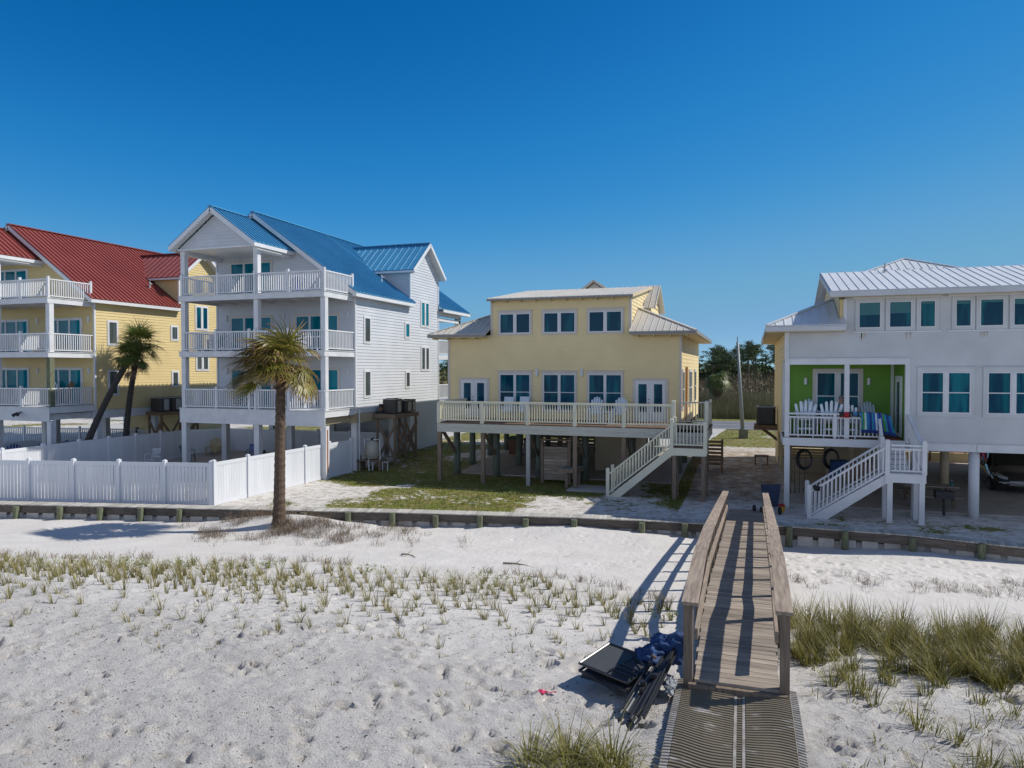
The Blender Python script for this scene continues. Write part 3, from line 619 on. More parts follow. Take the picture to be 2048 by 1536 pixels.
b.box(ex0-.01,-12.17,ey0-.025,ey0,ez-.14,ez-.04); b.box(-5.27,ex1+.01,ey0-.025,ey0,ez-.14,ez-.04); b.box(ex1,ex1+.025,ey0,ey1,ez-.14,ez-.04); b.box(ex0-.025,ex0,ey0,ey1,ez-.14,ez-.04); b.box(-12.2,-5.15,32.225,32.25,8.40,8.47)
b.build('gutter',M('grey_drip_edge',(.26,.25,.24),rough=.6),ch)
F=front(y0)
for (a,c) in ((-11.69,-10.13),(-9.47,-7.91),(-7.27,-5.71)):
    window(ch,F,a,c,6.82,7.79,cols=2,trim=.085,mt=mCreamTrim,mf=mWhite,head=.03,mull=.08,fw=.042)
    window(ch,F,a,c,3.12,4.85,cols=2,rows=2,trim=.085,mt=mCreamTrim,mf=mWhite,head=.05,mull=.06,fw=.036)
for (a,c) in ((-13.72,-12.36),(-5.08,-3.72)):
    d=window(ch,F,a,c,2.70,4.55,cols=2,rows=1,trim=.12,mt=mCreamTrim,mf=mWhite,sill=False,name='french_door',fw=.14,mull=.05,base=.3)
    b=MB(); b.tube(((a+c)/2-.07,y0-.06,3.55),((a+c)/2-.07,y0-.12,3.55),.025); b.tube(((a+c)/2-.07,y0-.06,3.72),((a+c)/2-.07,y0-.09,3.72),.025); b.build('door_handle',mDarkGrey,d)
for x in (-9.80,-7.60): lamp(ch,F,x,4.93,w=.16,h=.36,mat=mWhite)
R=right(x1)
window(ch,R,33.4,34.2,3.3,5.0,cols=1,rows=2,trim=.1,mt=mCreamTrim,fw=.05)
window(ch,R,37.0,38.6,3.3,5.0,cols=2,rows=2,trim=.1,mt=mCreamTrim,fw=.05); window(ch,R,40.5,41.5,3.3,5.0,cols=1,rows=2,trim=.1,mt=mCreamTrim,fw=.05)
b=MB()
for yy in (34.9,35.6): b.tube((x1+.05,yy,2.4),(x1+.05,yy,5.2),.03)
b.build('downpipe',M('copper_pipe',(.45,.22,.09),rough=.6),ch)
# deck
b=MB(); zz=2.70
for k in range(23): yy=29.28+k*.148; b.box(-13.52,-1.62 if yy<32 else x1-.02,yy,yy+.138,zz-.035,zz)
b.build('deck_boards',mDeckWood,ch)
b=MB()
for (za,zb_) in ((2.27,2.47),(2.474,2.655)): b.box(-13.5,-1.64,29.31,29.35,za,zb_); b.box(-13.5,-13.46,29.355,32.6,za,zb_); b.box(-1.68,-1.64,29.355,32.2,za,zb_)
for k in range(16): x=-13.3+k*.76; b.box(x,x+.04,29.36,32.6,2.46,2.66)
b.build('rim_board',mRimCream,ch)
px_=[-13.42,-11.32,-9.21,-7.12,-5.04,-3.02]
railing(ch,(-13.42,29.36,zz),(-3.02,29.36,zz),.96,mRailCream,bw=.035,sp=.115,rh=.09,rw=.12,pw=.13,posts=(),bot=.12)
for x in px_[:-1]: b=MB(); b.box(x-.075,x+.075,29.27,29.32,zz-.03,zz+.9); b.box(x-.06,x+.06,29.32,29.42,zz,zz+.86); b.build('railing_post',mRailCream,ch)
for x in (-3.02,-1.72):
    b=MB(); b.box(x-.07,x+.07,29.28,29.42,2.0,zz+1.08); b.hexa([(x-.09,29.26,zz+1.081),(x+.09,29.26,zz+1.081),(x+.09,29.44,zz+1.081),(x-.09,29.44,zz+1.081),(x-.05,29.3,zz+1.13),(x+.05,29.3,zz+1.13),(x+.05,29.4,zz+1.13),(x-.05,29.4,zz+1.13)]); b.build('railing_post',mRailCream,ch)
railing(ch,(-13.42,29.42,zz),(-13.42,32.6,zz),.96,mRailCream,bw=.035,sp=.115,rh=.09)
railing(ch,(-1.72,29.45,zz),(-1.72,32.1,zz),.96,mRailCream,bw=.035,sp=.115,posts=(1,)); railing(ch,(-2.95,32.1,zz),(-1.75,32.1,zz),.96,mRailCream,bw=.035,sp=.115)
# piles
for x in px_+[-1.75]:
    b=MB(); b.box(x-.085,x+.085,29.36,29.52,-.3,2.27 if x<-4 else 2.5); b.build('deck_post',mWoodV if x!=-9.21 else mLtGrey,ch)
for x,dx in zip((-13.35,-11.35,-9.25,-7.1,-5.0),(0,)*5):
    b=MB(); b.tube((x,31.25,-.3),(x,31.25,2.45),.17,.16,n=12); b.build('pile',mPileGrey,ch,smooth=True)
    b=MB(); b.beam((x,29.6,2.3),(x,31.1,1.15),.05,.2); b.beam((x+.1,29.9,2.35),(x+.1,31.2,2.35),.05,.25); b.build('brace',mWoodV,ch)
for y in (33.6,36.2,38.9,41.6,43.6):
    for x in (-13.5,-11.0,-8.2,-5.5,-3.2):
        b=MB(); b.tube((x,y,-.3),(x,y,2.45),.16,.15,n=12); b.build('pile',mPileGrey,ch,smooth=True)
b=MB()
for y in (31.1,33.45,36.05,38.75,41.45,43.5): b.box(-13.7,-3.0,y,y+.1,2.2,2.45)
b.build('floor_girder',mWoodV,ch)
b=MB(); b.box(-7.1,-5.2,33.4,37,0,2.2); b.siding(front(33.39),[(-7.1,0),(-5.2,0),(-5.2,2.2),(-7.1,2.2)],course=.2); b.siding(right(-5.19),[(33.4,0),(37,0),(37,2.2),(33.4,2.2)],course=.2); b.build('storage_room',mTan,ch)
b=MB()
for k in range(10): b.box(-13.0,-8.4,41.0,41.04,.35+k*.21,.35+k*.21+.17)
b.build('slatted_screen',mTanSlat,ch)
# stairs: upper flight to landing, lower flight to the sand
sy0,sy1=28.05,29.15; lz=2.08; lx0,lx1=-2.95,-1.68
b=MB(); b.box(lx0,lx1,sy0,sy1,lz-.04,lz); b.build('stair_landing',mDeckWood,ch)
b=MB(); b.box(lx0,lx1,sy0-.03,sy0,lz-.33,lz-.041); b.box(lx1,lx1+.03,sy0-.03,sy1,lz-.33,lz-.041); b.box(lx0-.03,lx0,sy0,sy1,lz-.33,lz-.041); b.build('landing_rim',mRailCream,ch)
b=MB(); 
for k in range(3): z=lz+.155*(k+1); y=sy1+.02+k*.05; 
for k in range(3): z=lz+.155*(k+1); b.box(lx0+.1,lx1-.1,28.75+.19*k,28.75+.19*k+.24,z-.04,z)
for k in range(4): z=lz+.155*k; b.box(lx0+.1,lx1-.1,28.74+.19*k,28.745+.19*k,z+.003,z+.11)
b.build('stair_tread',mRimCream,ch)
fx=-5.45; nst=11
for yy in (sy0,sy1-.05):
    b=MB(); b.prism([(lx0-.01,lz-.36),(lx0-.01,lz-.03),(fx+.05,.02),(fx+.05,-.12),(fx+.35,-.12)],'y',yy,yy+.045); b.build('stringer',mRailCream,ch)
for k in range(nst):
    f=(k+.5)/nst; x=fx+.12+(lx0-fx-.1)*f; z=.02+(lz-.12)*f; b=MB(); b.box(x-.03,x+.25,sy0+.05,sy1-.06,z,z+.04); b.build('stair_tread',mDeckWood,ch)
for yy in (sy0+.02,sy1-.02):
    railing(ch,(fx+.05,yy,.06),(lx0,yy,lz),.88,mRailCream,bw=.035,sp=.115,bot=.1)
    for x,z0,z1 in ((fx,-.15,1.1),(lx0,-.2 if yy<28.5 else lz-.3,lz+1.05)):
        b=MB(); b.box(x-.065,x+.065,yy-.065,yy+.065,z0 if x==fx else lz-.35,z1); b.hexa([(x-.08,yy-.08,z1),(x+.08,yy-.08,z1),(x+.08,yy+.08,z1),(x-.08,yy+.08,z1),(x-.04,yy-.04,z1+.05),(x+.04,yy-.04,z1+.05),(x+.04,yy+.04,z1+.05),(x-.04,yy+.04,z1+.05)]); b.build('newel_post',mRailCream,ch)
railing(ch,(lx0+.05,sy0+.02,lz),(lx1-.03,sy0+.02,lz),.92,mRailCream,bw=.035,sp=.13); railing(ch,(lx1-.02,sy0+.1,lz),(lx1-.02,29.2,lz),.92,mRailCream,bw=.035,sp=.13)
for x in (lx0+.1,lx1-.08):
    for yy in (sy0+.06,sy1-.1,sy0+.25): b=MB(); b.box(x-.07,x+.07,yy-.07,yy+.07,-.35,lz-.05 if yy!=sy0+.25 else lz-.3); b.build('landing_post',mWoodV,ch)
b=MB(); b.box(lx1-.08,lx1+.05,sy0-.045,sy0+.08,lz-.3,lz+1.0); b.build('newel_post',mRailCream,ch)

# ------------------------------------------------------------------ white house with the lime green porch
gh=thing('beach_house','white house with white metal roof and lime green porch, at the right edge','house',(1.15,28.0,0))
X0,X1,Y0,Y1=1.15,15.2,28.0,40.9; F=front(Y0); pz=2.60; PY=30.3; PX=5.1
b=MB(); b.box(X0+.03,X1,PY+.03,Y1-.03,2.3,6.6); b.box(PX+.03,X1,Y0+.03,PY+.05,2.3,6.6); b.box(X0+.03,X1,Y0+.03,PY+.05,5.42,6.6); b.box(3.16,X1,Y0+.03,33,6.6,7.62)
for poly in ([(X0,5.42),(PX,5.42),(PX,6.62),(X0,6.62)],[(PX,2.5),(X1,2.5),(X1,6.62),(PX,6.62)],[(3.13,6.62),(X1,6.62),(X1,7.66),(3.13,7.66)]): b.siding(F,poly,course=.2,lip=.007)
b.build('wall',mPaleWall,gh)
b=MB(); b.siding(left(X0),[(PY,2.3),(Y1,2.3),(Y1,6.62),(PY,6.62)],course=.18); b.siding(left(X0),[(Y0,5.42),(PY,5.42),(PY,6.62),(Y0,6.62)],course=.18); b.siding(back(Y1),[(X0,2.3),(X1,2.3),(X1,6.6),(X0,6.6)],course=.18)
b.box(X0+.05,X0+.3,36.5,Y1,-.2,2.3); b.box(X0+.1,X1,Y1-.3,Y1-.1,-.2,.9)
b.prism([(28.02,6.62),(34.3,6.62),(34.3,7.6),(31.6,8.95),(28.02,7.6)],'x',2.96,3.15); b.siding(left(2.95),[(27.9,6.62),(34.6,6.62),(34.6,7.55),(31.7,8.95),(27.9,7.55)],course=.18)
b.build('side_wall',mCream,gh)
b=MB(); b.siding(front(PY),[(X0,pz),(PX,pz),(PX,5.42),(X0,5.42)],course=.2,lip=.01); b.siding(left(PX),[(Y0+.02,pz),(PY,pz),(PY,5.42),(Y0+.02,5.42)],course=.2,lip=.01); b.build('porch_wall',mGreen,gh)
b=MB()
b.box(X0-.02,PX+.12,Y0-.04,Y0-.008,5.26,5.46); b.box(X0-.02,PX+.12,Y0-.06,Y0-.008,5.462,5.49); b.box(X0-.03,X0+.12,Y0-.035,Y0+.1,5.49,6.6); b.box(PX-.02,PX+.13,Y0-.04,Y0-.008,2.5,5.259); b.box(PX-.02,PX+.02,Y0-.008,Y0+.12,2.6,5.26); b.box(X0,PX,Y0,PY,5.36,5.41)
b.box(5.0,5.09,PY-.12,PY-.02,pz,5.36); b.box(3.08,3.2,Y0-.03,Y0+.05,6.62,7.6)
b.box(PX+.14,7.26,Y0-.045,Y0-.012,2.26,2.5); b.box(7.275,X1,Y0-.045,Y0-.012,2.26,2.5); b.box(PX+.14,X1,Y0-.07,Y0-.012,2.502,2.53)
for xa,xb in ((3.38,6.18),(6.36,10.9)): b.box(xa,xb,Y0-.055,Y0-.01,7.585,7.66); b.box(xa,xb,Y0-.038,Y0-.01,6.38,6.44)
b.build('trim_board',mWhitePaint,gh)
# roofs
b=MB(); ez=6.68; ex=.47; ey=27.45; t=2.75
b.roof([(ex,ey,ez),(3.12,ey,ez),(3.12,ey+2.65,ez+.45*2.65),(ex+2.65,ey+2.65,ez+.45*2.65)],sp=.3,rh=.028,rw=.025); b.roof([(ex,ey,ez),(ex,Y1+.6,ez),(ex+t,Y1+.6-t,ez+.45*t),(ex+t,ey+t,ez+.45*t)],sp=.3,rh=.028,rw=.025)
b.beam((ex,ey,ez+.02),(ex+2.65,ey+2.65,ez+.45*2.65+.02),.16,.04)
b.build('porch_roof',mWhiteRoof,gh)
b=MB(); b.roof([(2.6,27.38,7.86),(X1+.5,27.38,7.86),(X1+.5,31.65,9.02),(2.6,31.65,9.02)],sp=.3,rh=.028,rw=.025); b.roof([(2.6,35.4,7.6),(X1+.5,35.4,7.6),(X1+.5,31.65,9.02),(2.6,31.65,9.02)],sp=.4)
r=b.build('roof',mWhiteRoof,gh)
b=MB(); b.tube((4.9,31.2,8.8),(4.9,31.2,9.25),.03); b.beam((4.82,31.2,8.95),(4.98,31.2,8.99),.1,.04); b.build('vent_pipe',mLtGrey,r)
b=MB(); ax,ay,az=6.8,38,10.33
for p,q in (((ax-3.5,ay-3.5,8.88),(ax+3.5,ay-3.5,8.88)),((ax+3.5,ay-3.5,8.88),(ax+3.5,ay+3.5,8.88)),((ax+3.5,ay+3.5,8.88),(ax-3.5,ay+3.5,8.88)),((ax-3.5,ay+3.5,8.88),(ax-3.5,ay-3.5,8.88))): b.roof([p,q,(ax,ay,az)],sp=.3,rh=.028,rw=.025)
for sx,sy in ((-1,-1),(1,-1)): b.beam((ax+3.5*sx,ay+3.5*sy,8.91),(ax,ay,az+.03),.14,.04)
b.box(ax-3.2,ax+3.2,ay-3.2,ay+2.7,6.6,8.85); b.build('rear_roof',mWhiteRoof,gh)
b=MB()
b.box(ex,3.12,ey-.03,ey,ez-.22,ez-.05); b.box(ex-.03,ex,ey-.03,Y1+.6,ez-.22,ez-.05); b.box(2.6,X1,27.35,27.38,7.64,7.82); b.beam((2.585,27.36,7.74),(2.585,31.65,8.9),.03,.18)
b.build('fascia',mPaleWall,gh)
b=MB(); b.box(ex+.02,3.12,ey+.02,Y0-.04,ez-.24,ez-.2); b.box(ex+.02,X0-.02,Y0-.04,Y1+.5,ez-.24,ez-.2); b.box(2.62,X1,27.4,Y0-.07,7.66,7.69); b.build('soffit',mSoffit,gh)
# windows
for i,(a,c) in enumerate(((3.57,4.29),(4.54,5.26),(5.50,5.99),(6.58,7.06),(7.30,8.01),(8.27,8.98),(9.23,9.72))):
    window(gh,F,a,c,6.55,7.48,trim=.10,mt=mPaleWall,mf=mWhitePaint,fw=.032,shade=(.5,.45,.1,.14,.1,.2,.3)[i])
for a,c in ((5.57,7.07),(7.55,9.05),(9.57,11.07)): window(gh,F,a,c,3.57,5.0,cols=2,rows=2,trim=.12,mt=mPaleWall,mf=mWhitePaint,fw=.04,mull=.1,head=.02)
window(gh,front(PY),2.38,3.92,3.1,4.98,cols=2,rows=2,trim=.13,mt=mCreamTrim,mf=mWhitePaint,fw=.05,mull=.12)
d=window(gh,left(PX),28.7,29.6,2.65,4.75,cols=1,trim=.1,mt=mWhitePaint,mf=mWhitePaint,name='door',sill=False,fw=.12)
b=MB(); b.tube((PX-.06,28.85,3.6),(PX-.14,28.85,3.6),.025); b.build('door_handle',mDarkGrey,d)
for x in (2.0,4.25): lamp(gh,front(PY),x,4.62,w=.12,h=.26,mat=mWhite)
mStreak=M('faint_rust_stain',(.46,.33,.22),(.52,.47,.42),rough=.7,scale=12)
for i,(x,z) in enumerate(((3.66,6.4),(5.12,6.4),(7.36,6.4))):
    b=MB(); rr=random.Random(i)
    for k in range(6): xx=x+rr.uniform(-.05,.16); w_=rr.uniform(.008,.03); zb_=z-rr.uniform(.06,.3); b.box(xx,xx+w_,Y0-.0105,Y0-.0085,zb_,z-.022)
    b.build('rust_streak',mStreak,gh)
# porch deck, columns, rails
b=MB(); b.box(X0,PX-.02,Y0-.02,PY-.02,pz-.05,pz); b.build('deck_boards',mDeckWood,gh)
b=MB(); b.box(X0-.03,PX,Y0-.06,Y0-.02,2.30,pz-.02); b.box(X0-.07,X0-.03,Y0-.06,PY,2.30,pz-.02); b.build('rim_board',mWhitePaint,gh)
for x,y in ((X0+.07,Y0+.07),(3.22,Y0+.07),(X0+.07,PY-.1)):
    b=MB(); b.box(x-.08,x+.08,y-.08,y+.08,pz,5.36); b.build('porch_column',mWhitePaint,gh)
railing(gh,(X0+.06,Y0,pz),(4.33,Y0,pz),.9,mWhitePaint,posts=(.52,1),double=True,bw=.035,sp=.13,caps=False,ph=-.02,pw=.1); railing(gh,(X0+.06,Y0+.1,pz),(X0+.06,PY-.1,pz),.9,mWhitePaint,double=True,bw=.035)
for x in (X0+.08,): b=MB(); b.box(x-.09,x+.09,Y0-.02,Y0+.16,-.3,2.3); b.build('deck_post',mWhitePaint,gh)
for x,y,m in ((7.25,28.2,mWhitePaint),(11.5,28.2,mWhitePaint),(6.35,32.2,mTan),(7.4,32.8,mTan),(1.5,33,mTan),(11,33,mTan),(4.0,33.5,mTan),(7.4,37.5,mTan),(3.5,37.8,mTan)):
    b=MB(); b.tube((x,y,-.3),(x,y,2.32),.165,n=14); b.build('pile',m,gh,smooth=True)
b=MB(); b.box(5.0,6.15,34.0,36.0,0,2.3)
for k in range(8): b.box(5.0+k*.145,5.13+k*.145,33.96,34.0,0,2.3)
b.build('storage_room',mTan,gh)
b=MB()
for k in range(10): b.box(1.3,3.0,34.0,34.03,1.1+k*.125,1.1+k*.125+.085)
b.build('slatted_screen',mTanSlat,gh)
b=MB(); b.box(1.3,4.6,35.0,35.1,0,.95); b.box(3.1,4.9,34.2,34.3,0,2.3); b.build('low_wall',mTan,gh)
# stairs
sy0,sy1=26.15,27.2; lz=1.66; lx0,lx1=4.25,5.35
b=MB(); b.box(lx0,lx1,sy0,sy1+.0,lz-.04,lz); b.build('stair_landing',mWhitePaint,gh)
b=MB(); b.box(lx0,lx1+.02,sy0-.04,sy0-.001,lz-.3,lz-.02); b.box(lx1,lx1+.04,sy0,sy1,lz-.3,lz-.02); b.build('landing_rim',mWhitePaint,gh)
b=MB()
for k in range(5): z=lz+.157*(k+1); b.box(lx0+.05,lx1-.3,sy1+.15*k,sy1+.15*k+.2,z-.04,z); b.box(lx0+.05,lx1-.3,sy1+.15*k-.01,sy1+.15*k-.001,z-.15,z-.001)
b.build('stair_tread',mWhitePaint,gh)
fx=1.87
for yy in (sy0,sy1-.05):
    b=MB(); b.prism([(lx0-.01,lz-.34),(lx0-.01,lz-.03),(fx+.05,.06),(fx+.05,-.16),(fx+.35,-.16)],'y',yy,yy+.045); b.build('stringer',mWhitePaint,gh)
for k in range(9):
    f=(k+.5)/9; x=fx+.15+(lx0-fx-.1)*f; z=.0+(lz-.1)*f; b=MB(); b.box(x-.03,x+.25,sy0+.05,sy1-.06,z,z+.04); b.build('stair_tread',mWhitePaint,gh)
for yy in (sy0+.02,sy1-.02):
    railing(gh,(fx+.05,yy,.03),(lx0,yy,lz),.92,mWhitePaint,bw=.04,sp=.13)
    for x,z0,z1 in ((fx,-.25,1.12),(lx0,lz-.35,lz+1.08)): b=MB(); b.box(x-.07,x+.07,yy-.07,yy+.07,z0,z1); b.box(x-.055,x+.055,yy-.055,yy+.055,z1+.001,z1+.03); b.build('newel_post',mWhitePaint,gh)
railing(gh,(lx0+.1,sy0+.02,lz),(lx1-.05,sy0+.02,lz),.96,mWhitePaint,double=True,bw=.035,sp=.13)
b=MB(); b.box(lx1-.09,lx1+.05,sy0-.05,sy0+.09,lz-.02,lz+1.08); b.box(lx1-.075,lx1+.035,sy0-.035,sy0+.075,lz+1.081,lz+1.11); b.build('newel_post',mWhitePaint,gh)
railing(gh,(5.2,28.0,pz),(5.32,sy0+.3,lz),.95,mWhitePaint,bw=.035,sp=.12,rw=.14)
railing(gh,(lx0+.02,28.0,pz-.05),(lx0+.02,sy1,lz),.9,mWhitePaint,bw=.035,sp=.12)
for x in (lx0+.08,lx1-.08):
    for yy in (sy0+.06,sy1-.1): b=MB(); b.box(x-.08,x+.08,yy-.08,yy+.08,-.4,lz-.05); b.build('landing_post',mWhitePaint,gh)
b=MB(); b.box(lx1-.02-.09,lx1+.12,sy1+.3,sy1+.5,-.3,2.3); b.build('landing_post',mWhitePaint,gh)

# ------------------------------------------------------------------ fences
def vinyl_fence(root,P,h,gap=.006,bw=.145,step=1.83,z0f=lambda x,y:0.0,skip_first=False,pan_open=True):
    for si,(p,q) in enumerate(zip(P,P[1:])):
        p=Vector((*p,0));q=Vector((*q,0));L_=(q-p).length;n=max(1,round(L_/step));d=(q-p)/L_;nrm=Vector((-d.y,d.x,0))
        for k in range(n+1):
            if k==0 and si>0: continue
            c=p+(q-p)*(k/n); z=z0f(c.x,c.y); b=MB(); s=.065; b.box(c.x-s,c.x+s,c.y-s,c.y+s,z-.3,z+h+.06)
            b.hexa([(c.x-s-.012,c.y-s-.012,z+h+.061),(c.x+s+.012,c.y-s-.012,z+h+.061),(c.x+s+.012,c.y+s+.012,z+h+.061),(c.x-s-.012,c.y+s+.012,z+h+.061),(c.x-.02,c.y-.02,z+h+.11),(c.x+.02,c.y-.02,z+h+.11),(c.x+.02,c.y+.02,z+h+.11),(c.x-.02,c.y+.02,z+h+.11)])
            b.build('fence_post',mFence,root)
        for k in range(n):
            a=p+(q-p)*(k/n)+d*.07; e=p+(q-p)*((k+1)/n)-d*.07; za=z0f(a.x,a.y); ze=z0f(e.x,e.y); b=MB()
            A=Vector((a.x,a.y,za));E_=Vector((e.x,e.y,ze)); up=Vector((0,0,1))
            b.beam(A+up*(h-.07),E_+up*(h-.07),.05,.14); b.beam(A+up*.08,E_+up*.08,.05,.14)
            m=max(3,int(round((E_-A).length/bw))); w=(E_-A)/m
            for j in range(m):
                g=gap*(.6+rnd.random()*.9); s0=A+w*j+d*(g/2 if j else .002); s1_=A+w*(j+1)-d*(g/2 if j<m-1 else .002); y=nrm*.011
                b.hexa([s0-y+up*.151,s1_-y+up*.151,s1_+y+up*.151,s0+y+up*.151,s0-y+up*(h-.141),s1_-y+up*(h-.141),s1_+y+up*(h-.141),s0+y+up*(h-.141)])
            b.build('fence_panel',mFence,root)
f1=thing('privacy_fence','tall white vinyl privacy fence round the yard of the blue-roofed house','fence',(-19.09,21.5,0))
vinyl_fence(f1,[(-36,17.75),(-28,19.35),(-19.05,21.38)],1.6,gap=.024); vinyl_fence(f1,[(-18.98,21.42),(-18.72,30.55)],1.62,gap=.005)
f2=thing('privacy_fence','white vinyl privacy fence running back between the two tall houses','fence',(-30.7,26,0))
vinyl_fence(f2,[(-30.3,19.8),(-30.75,25.7),(-30.7,32.3),(-29.2,34.1),(-19.2,34.6)],1.62,gap=.006)
f3=thing('picket_fence','low white picket fence round the patio of the yellow house','fence',(-31.5,26,0))
for p,q in (((-40,20.3),(-31.4,21.6)),((-31.4,21.6),(-31.5,33)),((-31.5,33),(-37.5,35.5)),((-37.5,35.5),(-48,34))):
    n=max(2,int(math.hypot(q[0]-p[0],q[1]-p[1])/1.9)); railing(f3,(*p,.08),(*q,.08),1.15,mFence,sp=.14,bw=.045,posts=[k/n for k in range(n+1)])

# ------------------------------------------------------------------ sea wall walkway
bk=thing('sea_wall_walkway','long narrow grey plank walkway on a timber sea wall between beach and yards','walkway',(-5.9,23,0))
def bz(X): return float(np.interp(X,[-40,-5,0,8,14],[.10,.10,.06,.02,.0]))
b=MB(); X=-42.0; L_=0
while X<16:
    if X>0 and b is not None and not L_: b.build('plank_deck',mGreyPlank,bk); b=MB(); L_=1
    if not (-.66<X<.27):
        a=Vector((X,float(yb(X)),bz(X))); e=Vector((X+.14,float(yb(X+.14)),bz(X+.14))); d=(e-a).normalized(); n=Vector((-d.y,d.x,0)); j=rnd.uniform(-.012,.012); e=a+d*.137
        w=.58 if X<0 else .52
        f=a-n*(.03+j); g=e-n*(.03+j); up=Vector((0,0,.035+rnd.uniform(-.003,.004)))
        b.hexa([f,g,e+n*w+n*j,a+n*w+n*j,f+up,g+up,e+n*w+n*j+up,a+n*w+n*j+up])
    X+=.143
b.build('plank_deck',mGreyPlank,bk)
b=MB()
xs=list(np.arange(-42,16.1,2.4))
for xa,xb in zip(xs,xs[1:]): b.beam((xa,float(yb(xa))+.05,bz(xa)-.14),(xb-.01,float(yb(xb))+.05,bz(xb)-.14),.09,.25)
b.build('face_beam',mBeam,bk)
b=MB()
X=-42.
while X<15:
    b.beam((X,float(yb(X))+.13,-.52),(X+.45,float(yb(X+.45))+.13,-.52),.06,1.1)
    X+=.62
b.build('sheet_panel',mSheet,bk)
b=MB(); X=-42.
while X<15.5:
    b.beam((X,float(yb(X))+.22,-.55),(X+.62,float(yb(X+.62))+.22,-.55),.05,1.1); X+=.62
b.build('backing_wall',mBeam,bk)
for X,Y in [(-38,0),(-36,0),(-34,0),(-31.4,0),(-29,0),(-27.2,0),(-25.45,0),(-23.76,0),(-22.24,0),(-20.73,0),(-19.3,0),(-14.84,0),(-13.28,0),(-11.75,0),(-10.25,0),(-8.74,0),(-7.2,0),(-5.6,0),(-3.4,0),(-2.05,0),(1.13,0),(2.75,0),(4.6,0),(6.3,0),(8.3,0),(10.4,0)]:
    y=float(yb(X))-.12; b=MB(); j=rnd.uniform(-.04,.04); b.tube((X,y,-1.1),(X+.01,y,bz(X)+.0+j),.115,.105,n=9); b.build('pile',mPile,bk)

# ------------------------------------------------------------------ beach boardwalk
bw_=thing('boardwalk','weathered wooden boardwalk with handrails leading from the sea wall towards the beach','boardwalk',(-.15,16,0))
LX=lambda Y:np.interp(Y,[8,11.5,25],[-.60,-.66,-.74]); RX=lambda Y:np.interp(Y,[8,11.5,25],[.285,.30,.36])
DZ=lambda Y:float(np.interp(Y,[8,11.2,13.2,24.2,26],[1.50,1.50,1.34,.20,.06]))
b=MB(); Y=8.42
while Y<26.7:
    w=.142; g=.008; l=float(LX(Y))-.02+rnd.uniform(-.015,.015); r=float(RX(Y))+.03+rnd.uniform(-.015,.015); za=DZ(Y)+rnd.uniform(-.003,.003); zb_=DZ(Y+w)+rnd.uniform(-.003,.003); sk=.0
    b.hexa([(l,Y,za-.035),(r,Y,za-.035),(r,Y+w-g,zb_-.035),(l,Y+w-g,zb_-.035),(l,Y,za),(r,Y,za),(r,Y+w-g,zb_),(l,Y+w-g,zb_)]); Y+=w
b.build('plank_deck',mWood,bw_)
b=MB(); b.hexa([(-.68,8.34,1.28),(.40,8.34,1.24),(.40,8.40,1.24),(-.68,8.40,1.28),(-.68,8.34,1.47),(.40,8.34,1.47),(.40,8.40,1.47),(-.68,8.40,1.47)]); b.build('end_beam',mWoodV,bw_)
b=MB()
for fx_ in (LX,RX):
    for Y in (8.42,10.6,12.9,15.2,17.5,19.8,22.1): b.beam((float(fx_(Y))*1.0,Y,DZ(Y)-.14),(float(fx_(Y+2.3)),min(Y+2.29,24.6),DZ(min(Y+2.29,24.6))-.14),.05,.2)
b.build('joist',mWoodV,bw_)
PYs=[8.46,10.85,12.2,13.55,14.9,16.25,17.6,18.95,20.3,21.65,23.0,24.35]
for side,fx_ in ((-1,LX),(1,RX)):
    for Y in PYs:
        x=float(fx_(Y))+side*.08; b=MB(); b.box(x-.052,x+.052,Y-.05,Y+.05,DZ(Y)-(.9 if Y>9 else .55),DZ(Y)+.865); b.build('rail_post',mWoodV,bw_)
    b=MB(); K=[8.36,10.9,13.55,16.25,18.95,21.65,24.45]
    for Ya,Yb_ in zip(K,K[1:]):
        ja=rnd.uniform(-.008,.008); b.beam((float(fx_(Ya))+side*.065+ja,Ya,DZ(Ya)+.89),(float(fx_(Yb_))+side*.065,Yb_-.008,DZ(Yb_)+.89),.185,.042)
    b.build('handrail',mWoodY,bw_)
    b=MB(); K=[8.9 if side>0 else 8.7,12.2,14.9,17.6,20.3,23.0,24.4]
    for Ya,Yb_ in zip(K,K[1:]): b.beam((float(fx_(Ya))+side*.005,Ya,DZ(Ya)+.42+rnd.uniform(-.01,.01)),(float(fx_(Yb_))+side*.005,Yb_-.006,DZ(Yb_)+.42),.04,.135)
    b.build('mid_rail',mWoodY,bw_)
